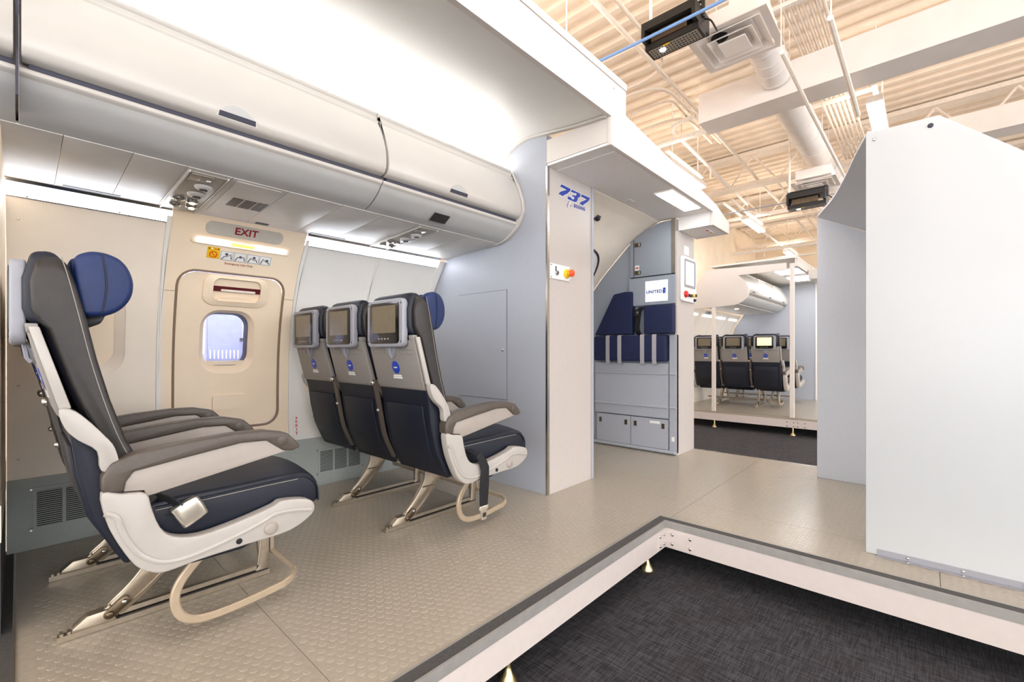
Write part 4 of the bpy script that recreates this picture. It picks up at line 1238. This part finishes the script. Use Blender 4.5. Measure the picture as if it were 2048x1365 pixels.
# ================================================================== FAR MOCK-UP
FX = 7.17
fpz = empty('far_platform', (8.7, 2.0, FZ), 'raised platform of the far cabin mock-up on a cream beam', 'platform')
box('floor_panel', FX, 10.4, -.5, 3.1, -.03, 0, 'vinyl', fpz)
box('side_beam', FX - .004, FX + .05, -.5, 3.1, -.138, -.031, 'platform_beam', fpz, .003)
for y_ in (2.4, 1.36, 1.0, .3): foot(FX + .05, y_, fpz)
for y_ in (1.42, 1.34, 1.29, 1.21):
    for z_ in (-.06, -.115): disc('bolt', (FX - .004, y_, z_), (-1, 0, 0), .010, .006, 'alu', fpz, 8, 1)
gb2 = empty('gable_frame', (FX, 2.0, 0), 'cream profile board with posts across the front of the far mock-up', 'frame')
gab = [(3.09, 1.56), (2.66, 1.57), (2.10, 1.597), (2.04, 1.612), (1.985, 1.640), (1.915, 1.70), (1.89, 1.76), (1.905, 1.85), (1.95, 1.94), (2.045, 2.03), (1.425, 2.03), (1.425, 2.135), (2.03, 2.148), (2.40, 2.160), (2.49, 2.150), (2.60, 2.02), (2.70, 1.83), (2.82, 1.70), (3.09, 1.66)]
prism('profile_board', gab, 'X', FX - .02, FX, 'fascia_white', gb2, .002)
for ya, yb, z1 in ((2.37, 2.42, 1.58), (1.335, 1.385, 2.12)):
    box('post', FX - .018, FX + .03, ya, yb, .001, z1, 'fascia_white', gb2, .003)
for ya, yb in ((2.425, 3.05), (1.39, 2.365)):
    o = box('glass_panel', FX + .004, FX + .010, ya, yb, .004, 1.555 if ya > 2 else 1.575, 'glass'); tag(o, 'clear safety glass pane at the ' + ('left of the front post' if ya > 2 else 'front of the seats') + ' in the far mock-up', 'glass', 'far mock-up glass panes')
# cabin interior of the far mock-up
fb = empty('overhead_bin', (8.6, 2.4, 1.665), 'white overhead luggage bin inside the far mock-up', 'luggage bin', 'overhead luggage bins')
prism('bin_body', [(2.44, 1.69), (2.19, 1.672), (2.13, 1.692), (2.06, 1.732), (2.04, 1.76), (2.04, 2.05), (2.10, 2.118), (2.44, 2.118)], 'X', FX + .01, 9.98, 'bin_white', fb)
for k in range(3):
    x0 = FX + .012 + k * .985
    d_ = prism('door', DOOR + [(2.055, 2.108), (2.045, 1.80)], 'X', x0, x0 + .978, 'bin_white', fb, ang=40)
    box('latch_paddle', x0 + .43, x0 + .55, 1.962, 1.97, 1.815, 1.83, 'groove', d_)
yz_sheet('under_panel', UNDER, FX + .01, 9.98, -.006, 'bin_under', fb)
fc = empty('far_ceiling', (8.7, 1.7, 2.15), 'pale ceiling with square light panels inside the far mock-up', 'ceiling panel')
box('ceiling_sheet', FX + .001, 10.4, 1.30, 2.44, 2.195, 2.215, 'liner_plain', fc)
for x0, x1, ya, yb in ((8.15, 8.65, 1.42, 1.80), (9.05, 9.6, 1.42, 1.80)):
    box('light_panel', x0, x1, ya, yb, 2.186, 2.1945, 'panel_led', fc)
box('far_fascia', FX + .03, 10.4, 1.30, 1.335, 2.08, 2.20, 'fascia_white', fc)
box('service_ceiling', FX + .001, 9.99, 2.19, 2.80, 1.655, 1.67, 'psu_panel', fc)
for x_ in (7.7, 8.5): disc('lamp_lens', (x_, 2.45, 1.6548), (0, 0, -1), .03, .008, 'reading_led', fc, 12)
fw = empty('far_sidewall', (8.6, 3.1, 0), 'pale curved sidewall of the far mock-up', 'wall panel')
for k in range(4):
    x0 = FX + .002 + k * .707
    s_ = wall_ring('liner', rect_pts(x0, x0 + .70, .0, 1.62), rrect(x0 + .23, x0 + .47, .82, 1.16, .09), 0, .02, 'liner_white', fw, nr=5)
    wall_ring('window_shade', rrect(x0 + .22, x0 + .48, .81, 1.17, .09), None, -.012, .008, 'liner_plain', fw, nr=3)
    wall_ring('strip_lens', rect_pts(x0 + .12, x0 + .60, 1.52, 1.545), None, .006, .008, 'strip_led', fw, nr=2)
fsg = empty('exit_sign', (8.2, 2.85, 1.58), 'small grey exit sign inside the far mock-up', 'sign')
wall_ring('sign_plate', rrect(8.05, 8.35, 1.56, 1.61, .02), None, .008, .008, 'kick_grey', fsg, nr=2)
pz, up = wframe(8.2, 1.585, .0095)
text_mesh('lettering', 'EXIT', .045, pz, (1, 0, 0), up, 'exit_red', fsg, bold=.001)
fe = empty('far_bulkhead', (10.0, 2.4, 0), 'grey bulkhead behind the seats of the far mock-up', 'partition')
prism('panel', [(1.52, .001), (3.06, .001), (3.06, .9), (2.92, 1.39), (2.75, 1.65), (2.44, 2.19), (1.52, 2.19)], 'X', 10.0, 10.03, 'grey_lam', fe)
box('edge_trim', 9.99, 10.04, 1.50, 1.52, .001, 2.19, 'liner_plain', fe)
fr = box('far_end_wall', 10.9, 10.93, -.5, 3.0, -.03, 2.2, 'liner_plain'); tag(fr, 'bright white end wall beyond the far mock-up bulkhead', 'partition')
fh = empty('wall_extinguisher', (10.88, 1.6, 1.3), 'small fire extinguisher on the white end wall of the far mock-up', 'extinguisher')
bm = disc_bm((10.86, 1.66, 1.16), (0, 0, 1), .05, .32, 16)
finish('cylinder', bm, 'paper', fh)
disc('valve', (10.86, 1.66, 1.48), (0, 0, 1), .025, .07, 'ink_grey', fh, 12)
box('backboard', 10.89, 10.899, 1.58, 1.74, 1.1, 1.65, 'grey_lam', fh)
disc('base_band', (10.86, 1.66, 1.13), (0, 0, 1), .052, .05, 'yellow', fh, 16)
# soffit wing of the far mock-up toward the aisle
o = box('far_soffit', 7.9, 10.9, .7, 1.29, 1.98, 2.12, 'fascia_white', None, .004); tag(o, 'white boxed soffit along the aisle of the far mock-up', 'ceiling panel')
o = box('far_soffit_light', 8.2, 8.8, .85, 1.15, 1.972, 1.9795, 'panel_led'); tag(o, 'bright square light in the soffit of the far mock-up', 'light')

# ================================================================== HANGAR SERVICES
def pendant(x0, x1, y, z, label):
    e = empty('pendant_light', ((x0 + x1) / 2, y, z), label, 'light', 'pendant linear lights')
    box('housing', x0, x1, y - .065, y + .065, z + .012, z + .075, 'white_steel', e, .004)
    box('lens', x0 + .01, x1 - .01, y - .058, y + .058, z, z + .0118, 'lamp_led', e)
    box('up_lens', x0 + .03, x1 - .03, y - .05, y + .05, z + .0755, z + .082, 'lamp_up', e)
    for x in (x0 + .15, x1 - .15):
        tube('rod', [(x, y, z + .075), (x, y, DZ)], .008, 'white_steel', e, n=6)
    box('raceway', x0 - .02, x1 + .02, y - .02, y + .02, z + .16, z + .185, 'white_steel', e)
pendant(5.60, 6.79, 2.44, 3.30, 'white pendant light just past the entry fascia')
pendant(8.94, 10.10, 2.44, 3.30, 'white pendant light in front of the cream side wall')
pendant(12.5, 13.77, 2.50, 3.30, 'farthest white pendant light near the hangar end wall')
pendant(2.25, 3.43, 2.35, 3.30, 'white pendant light peeking over the cabin fascia at the top')
pendant(5.55, 6.74, .37, 3.30, 'white pendant light above the right white board')
pendant(8.9, 10.1, .37, 3.30, 'white pendant light half hidden behind the grey panel')
pendant(2.20, 3.39, .37, 3.30, 'added out-of-view white pendant light over the hangar aisle in front of the cabin')  # this and the following pendants are unseen, added to brighten the dark floor
pendant(-1.15, .04, .37, 3.30, 'added out-of-view white pendant light over the hangar aisle behind the camera')
pendant(-1.15, .04, -1.70, 3.30, 'added out-of-view white pendant light at the rear right of the hangar')
pendant(2.20, 3.39, -1.70, 3.30, 'added out-of-view white pendant light to the right of the white board partition')
pendant(5.55, 6.74, -1.70, 3.30, 'added out-of-view white pendant light far to the right of the box duct end')
# square box duct
bd = empty('box_duct', (4.75, .5, 3.2), 'large cream rectangular duct crossing the hangar under the roof', 'duct')
box('duct_run', 4.62, 4.93, -4.5, 1.69, 3.20, 3.49, 'duct_paint', bd, .003)
for y_ in (.95, -.3, -1.6):
    for x_ in (4.66, 4.89): tube('hanger', [(x_, y_, 3.49), (x_, y_, DZ)], .006, 'cream_steel', bd, n=5)
# second duct further back
b2 = empty('box_duct', (7.2, -1, 3.3), 'far cream rectangular duct behind the white board partition', 'duct')
box('duct_run', 7.1, 7.4, -4.5, .55, 3.3, 3.55, 'duct_paint', b2, .003)
tube('hanger', [(7.25, .4, 3.55), (7.25, .4, DZ)], .006, 'cream_steel', b2, n=5)
rd = empty('round_duct', (5.5, .93, 3.4), 'round cream spiral duct passing through the box duct', 'duct')
def ribbed(path, r, m, parent, name):
    return tube(name, path, r, m, parent, n=20)
tube('spiral_pipe', [(3.70, 1.0, 3.60), (4.05, 1.0, 3.50), (4.62, 1.0, 3.40)], .125, 'duct_paint', rd, n=22)
tube('spiral_pipe', [(4.93, 1.03, 3.44), (8.6, 1.03, 3.46)], .15, 'duct_paint', rd, n=22)
for k in range(5):
    x = 4.05 + k * .13
    rng = [(x, 1.0 + .127 * math.cos(a), 3.50 - .175 * (x - 4.05) + .127 * math.sin(a)) for a in [2 * math.pi * i / 22 for i in range(22)]]
    tube('seam_ring', rng, .004, 'duct_paint', rd, n=5, closed=True)
for k in range(8):
    x = 5.3 + k * .42
    rng = [(x, 1.03 + .152 * math.cos(a), 3.45 + .152 * math.sin(a)) for a in [2 * math.pi * i / 22 for i in range(22)]]
    tube('seam_ring', rng, .005, 'duct_paint', rd, n=5, closed=True)
for x in (6.2, 7.8): tube('hanger', [(x, 1.03, 3.60), (x, 1.03, DZ)], .005, 'cream_steel', rd, n=5)
# square louvre diffusers
def diffuser(x, y, z, s, label):
    e = empty('air_diffuser', (x, y, z), label, 'vent', 'square ceiling air diffusers')
    def ring(nm, h0, h1, z0, z1, m):
        bm = bmesh.new()
        A = [bm.verts.new((x + a * h0, y + b * h0, z0)) for a, b in ((-1, -1), (1, -1), (1, 1), (-1, 1))]
        B = [bm.verts.new((x + a * h1, y + b * h1, z1)) for a, b in ((-1, -1), (1, -1), (1, 1), (-1, 1))]
        C = [bm.verts.new((x + a * h0, y + b * h0, z0 + .006)) for a, b in ((-1, -1), (1, -1), (1, 1), (-1, 1))]
        D = [bm.verts.new((x + a * h1, y + b * h1, z1 + .006)) for a, b in ((-1, -1), (1, -1), (1, 1), (-1, 1))]
        for i in range(4):
            j = (i + 1) % 4
            for q in ((A[i], A[j], B[j], B[i]), (C[i], D[i], D[j], C[j]), (A[i], C[i], C[j], A[j]), (B[i], B[j], D[j], D[i])): bm.faces.new(q)
        return finish(nm, bm, m, e)
    ring('outer_frame', s, s * .80, z, z + .012, 'duct_paint')
    ring('louvre', s * .80, s * .56, z - .012, z + .03, 'duct_paint')
    ring('louvre', s * .56, s * .34, z - .022, z + .03, 'duct_paint')
    box('centre_plate', x - s * .34, x + s * .34, y - s * .34, y + s * .34, z - .03, z - .02, 'duct_paint', e, .003)
    box('plenum', x - s * .78, x + s * .78, y - s * .78, y + s * .78, z + .05, z + .16, 'duct_paint', e, .01)
    disc('damper', (x - s * .35, y + s * .3, z + .03), (0, 0, -1), s * .22, .012, 'dark_void', e, 18)
    for a in (-.6, .6): tube('hanger', [(x + a * s, y + s * .7, z + .16), (x + a * s, y + s * .7, DZ)], .005, 'cream_steel', e, n=5)
diffuser(3.74, 1.09, 3.30, .28, 'cream square air diffuser beside the black ceiling light unit')
diffuser(6.9, 1.05, 3.05, .24, 'distant cream square air diffuser under the roof')
# black stage light units
def stage_light(x, y, z, label, s=1.0, rz=0):
    e = empty('stage_light', (x, y, z), label, 'light', 'black ceiling light units')
    for ya_, yb_ in ((y - .20 * s, y - .175 * s), (y + .175 * s, y + .20 * s)): box('case_side', x - .14 * s, x + .14 * s, ya_, yb_, z + .021, z + .15 * s, 'black_plastic', e, .006)
    box('case_back', x - .13 * s, x + .13 * s, y - .174 * s, y + .174 * s, z + .10 * s, z + .145 * s, 'black_plastic', e, .01)
    box('case_rim', x - .14 * s, x - .115 * s, y - .174 * s, y + .174 * s, z + .09 * s, z + .15 * s, 'black_plastic', e, .006)
    box('circuit_box', x - .08 * s, x + .08 * s, y - .12 * s, y + .15 * s, z + .022, z + .095 * s, 'steel_dark', e, .008)
    box('front_frame', x - .075 * s, x + .075 * s, y - .20 * s, y + .20 * s, z - .02 * s, z + .02, 'black_plastic', e, .008)
    lp = box('lens_panel', x - .055 * s, x + .055 * s, y - .18 * s, y + .18 * s, z - .024 * s, z - .0202 * s, 'led_lens', e, .001)
    c_ = None
    for i in range(16):
        for j in range(4):
            p = (x - .04 * s + j * .027 * s, y - .165 * s + i * .022 * s, z - .024 * s)
            if c_ is None: c_ = disc('diode', p, (0, 0, -1), .007 * s, .003, 'black_plastic', lp, 6); c0_ = Vector(p)
            else: inst(c_, lp, Vector(p) - c0_)
    disc('lit_diode', (x - .01 * s, y + .09 * s, z - .025 * s), (0, 0, -1), .022 * s, .004, 'lamp_led', e, 12)
    box('yellow_tag', x - .06 * s, x - .045 * s, y + .02 * s, y + .07 * s, z - .026 * s, z - .024 * s, 'yellow', e)
    for yy in (-.205, .205):
        tube('yoke', [(x, y + yy * s, z + .08 * s), (x, y + yy * s, z + .20 * s)], .014 * s, 'black_plastic', e, n=6)
    tube('yoke', [(x, y - .205 * s, z + .20 * s), (x, y + .205 * s, z + .20 * s)], .012 * s, 'black_plastic', e, n=6)
    tube('hanger_rod', [(x, y + .19 * s, z + .2 * s), (x, y + .19 * s, DZ)], .012, 'white_steel', e, n=6)
    tube('power_cord', smooth_pts([(x + .05, y - .2 * s, z + .1), (x + .03, y - .25 * s, z + .05), (x + .06, y - .28 * s, z - .02)], 4), .006, 'black_plastic', e, n=5)
stage_light(3.30, 1.38, 3.22, 'black ceiling light unit with a small lit diode beside the blue cable')
stage_light(6.55, 1.08, 2.70, 'distant black ceiling light unit under the roof')
o = tube('blue_cable', smooth_pts([(3.145, 3.6, 3.26), (3.145, 2.4, 3.25), (3.145, 1.5, 3.235), (3.14, .5, 3.24), (3.12, -2.5, 3.28)], 6), .011, 'cable_blue'); tag(o, 'blue cable strung across under the hangar roof', 'cable')
o = tube('steel_cable', [(6.9, 3.6, 2.90), (7.0, -3, 2.90)], .008, 'bezel_grey'); tag(o, 'thin grey cable strung across the far hangar', 'cable')
# conduits
def conduit(path, r, label, m='cream_steel', grp='conduits under the roof', hang=()):
    e = empty('conduit', path[0], label, 'pipe', grp)
    tube('pipe', path, r, m, e, n=8)
    for p in hang:
        tube('hanger', [p, (p[0], p[1], DZ)], .005, 'cream_steel', e, n=5)
    return e
def bend(a, corner, b, rad=.25):
    A, C, B = Vector(a), Vector(corner), Vector(b)
    u = (A - C).normalized(); v = (B - C).normalized()
    pts = [A]
    for i in range(9):
        t = i / 8
        pts.append(C + u * rad * (1 - t) ** 2 + v * rad * t ** 2)
    pts.append(B)
    return [tuple(p) for p in pts]
conduit([(1.0, 1.95, 3.72), (4.9, 1.97, 3.72), (8.5, 2.04, 3.72), (14, 2.06, 3.72)], .022, 'long straight conduit running above the entry fascia', hang=((5.5, 2.0, 3.72), (9, 2.05, 3.72)))
conduit(bend((4.5, 3.6, 3.79), (4.5, 1.90, 3.79), (3.0, 1.86, 3.79), .4), .017, 'curved conduit bending back toward the cabin roof')
conduit(bend((4.6, 3.6, 3.77), (4.6, 2.08, 3.77), (6.5, 2.08, 3.77), .35), .019, 'curved conduit bending forward beside the long conduit')
conduit(bend((5.03, 3.6, 3.80), (5.03, 2.15, 3.80), (6.1, 2.20, 3.80), .15), .015, 'thin curved conduit bend above the pendant light')
conduit(bend((5.42, 3.6, 3.76), (5.42, 2.14, 3.76), (6.4, 2.16, 3.76), .3), .016, 'second thin curved conduit bend above the pendant light')
conduit([(5.70, 3.65, 3.62), (5.70, 1.75, 3.62)], .034, 'white sprinkler pipe crossing the hangar near the box duct', 'white_steel', hang=((5.7, 3.0, 3.62), (5.7, 2.3, 3.62)))
conduit(bend((5.42, 2.02, 3.70), (5.42, 2.36, 3.70), (9.0, 2.42, 3.60), .25), .024, 'white hooked pipe bend above the first pendant light', 'white_steel')
conduit([(9.6, 3.65, 3.525), (9.6, -4.4, 3.525)], .036, 'white sprinkler pipe crossing the middle of the hangar', 'white_steel', hang=((9.6, 2.9, 3.525), (9.6, 1.9, 3.525)))
conduit([(12.4, 3.65, 3.40), (12.4, -4.4, 3.40)], .040, 'white sprinkler pipe crossing the far hangar', 'white_steel', hang=((12.4, 2.9, 3.4),))
conduit([(12.6, 3.65, 3.20), (12.6, -4.4, 3.20)], .026, 'thin white pipe below the far sprinkler pipe', 'white_steel')
conduit([(8.7, 3.2, 3.63), (8.7, 2.75, 3.63), (14.5, 2.75, 3.63)], .024, 'white branch pipe over the far pendant lights', 'white_steel', hang=((10.5, 2.75, 3.63), (12, 2.75, 3.63)))
conduit([(3.80, .785, 3.12), (4.87, .785, 3.12), (8.5, .75, 3.12)], .017, 'straight conduit passing beside the round duct', hang=((3.82, .7955, 3.12), (5.6, .7955, 3.12)))
conduit([(3.62, .470, 3.12), (4.65, .470, 3.12), (5.3, .470, 3.12)], .019, 'straight conduit right of the conduit bundle', hang=((3.66, .47, 3.12),))
conduit(smooth_pts([(8.2, 2.45, 3.5), (8.6, 2.3, 3.35), (8.8, 1.9, 3.3), (9.1, 1.6, 3.4), (9.4, 1.4, 3.45), (11, 1.35, 3.5)], 5), .022, 'swooping conduit in the middle distance of the roof')
for k in range(3):
    conduit([(8.0 + .1 * k, 1.75 - .12 * k, 3.6), (14.5, 1.8 - .12 * k, 3.6)], .016, ('leftmost', 'middle', 'rightmost')[k] + ' of three parallel conduits in the far roof')
# bundle of parallel conduits on a trapeze
nm = ('first', 'second', 'third', 'fourth', 'fifth', 'sixth', 'seventh')
for k in range(7):
    y_ = .86 - k * .043
    conduit([(3.2, y_, 3.70), (12.0, y_, 3.70)], .014, nm[k] + ' conduit from the left in the tight parallel bundle', grp='conduit bundle')
for x_, lb in ((4.12, 'nearest the diffuser'), (6.05, 'beyond the box duct'), (9.0, 'in the far hangar')):
    e = empty('trapeze_bracket', (x_, .73, 3.68), 'white strut bracket carrying the conduit bundle ' + lb, 'bracket', 'conduit brackets')
    box('strut', x_ - .02, x_ + .02, .42, .98, 3.650, 3.684, 'white_steel', e, .003)
    for y_ in (.46, .94): tube('rod', [(x_, y_, 3.684), (x_, y_, DZ)], .005, 'white_steel', e, n=5)
for k, (x_, y_) in enumerate(((5.70, 2.9), (7.0, 2.385), (9.6, 3.0), (9.6, 2.55), (12.4, 2.95))):
    e = empty('sprinkler_head', (x_, y_, 3.5), ('sprinkler head on the pipe near the fascia', 'sprinkler head above the first pendant light', 'sprinkler head by the cream wall', 'sprinkler head over the middle pendant light', 'sprinkler head in the far corner')[k], 'sprinkler', 'sprinkler heads')
    zt = 3.60 if x_ < 8 else 3.50 if x_ < 11 else 3.37
    zt += .03 * (k == 1)
    tube('drop', [(x_, y_, zt), (x_, y_, zt - .12)], .010, 'white_steel', e, n=6)
    disc('deflector', (x_, y_, zt - .12), (0, 0, -1), .022, .012, 'orange_red' if k == 0 else 'white_steel', e, 10)
# electrical drop on the wall column
jb = empty('junction_box', (7.3, 3.2, 3.0), 'cream junction box with a hanging cord by the column', 'electrical box')
box('box_body', 7.3, 7.45, 3.3, 3.42, 2.95, 3.2, 'cream_steel', jb, .005)
tube('cord', [(7.37, 3.36, 3.2), (7.37, 3.36, DZ)], .008, 'seam_brown', jb, n=5)
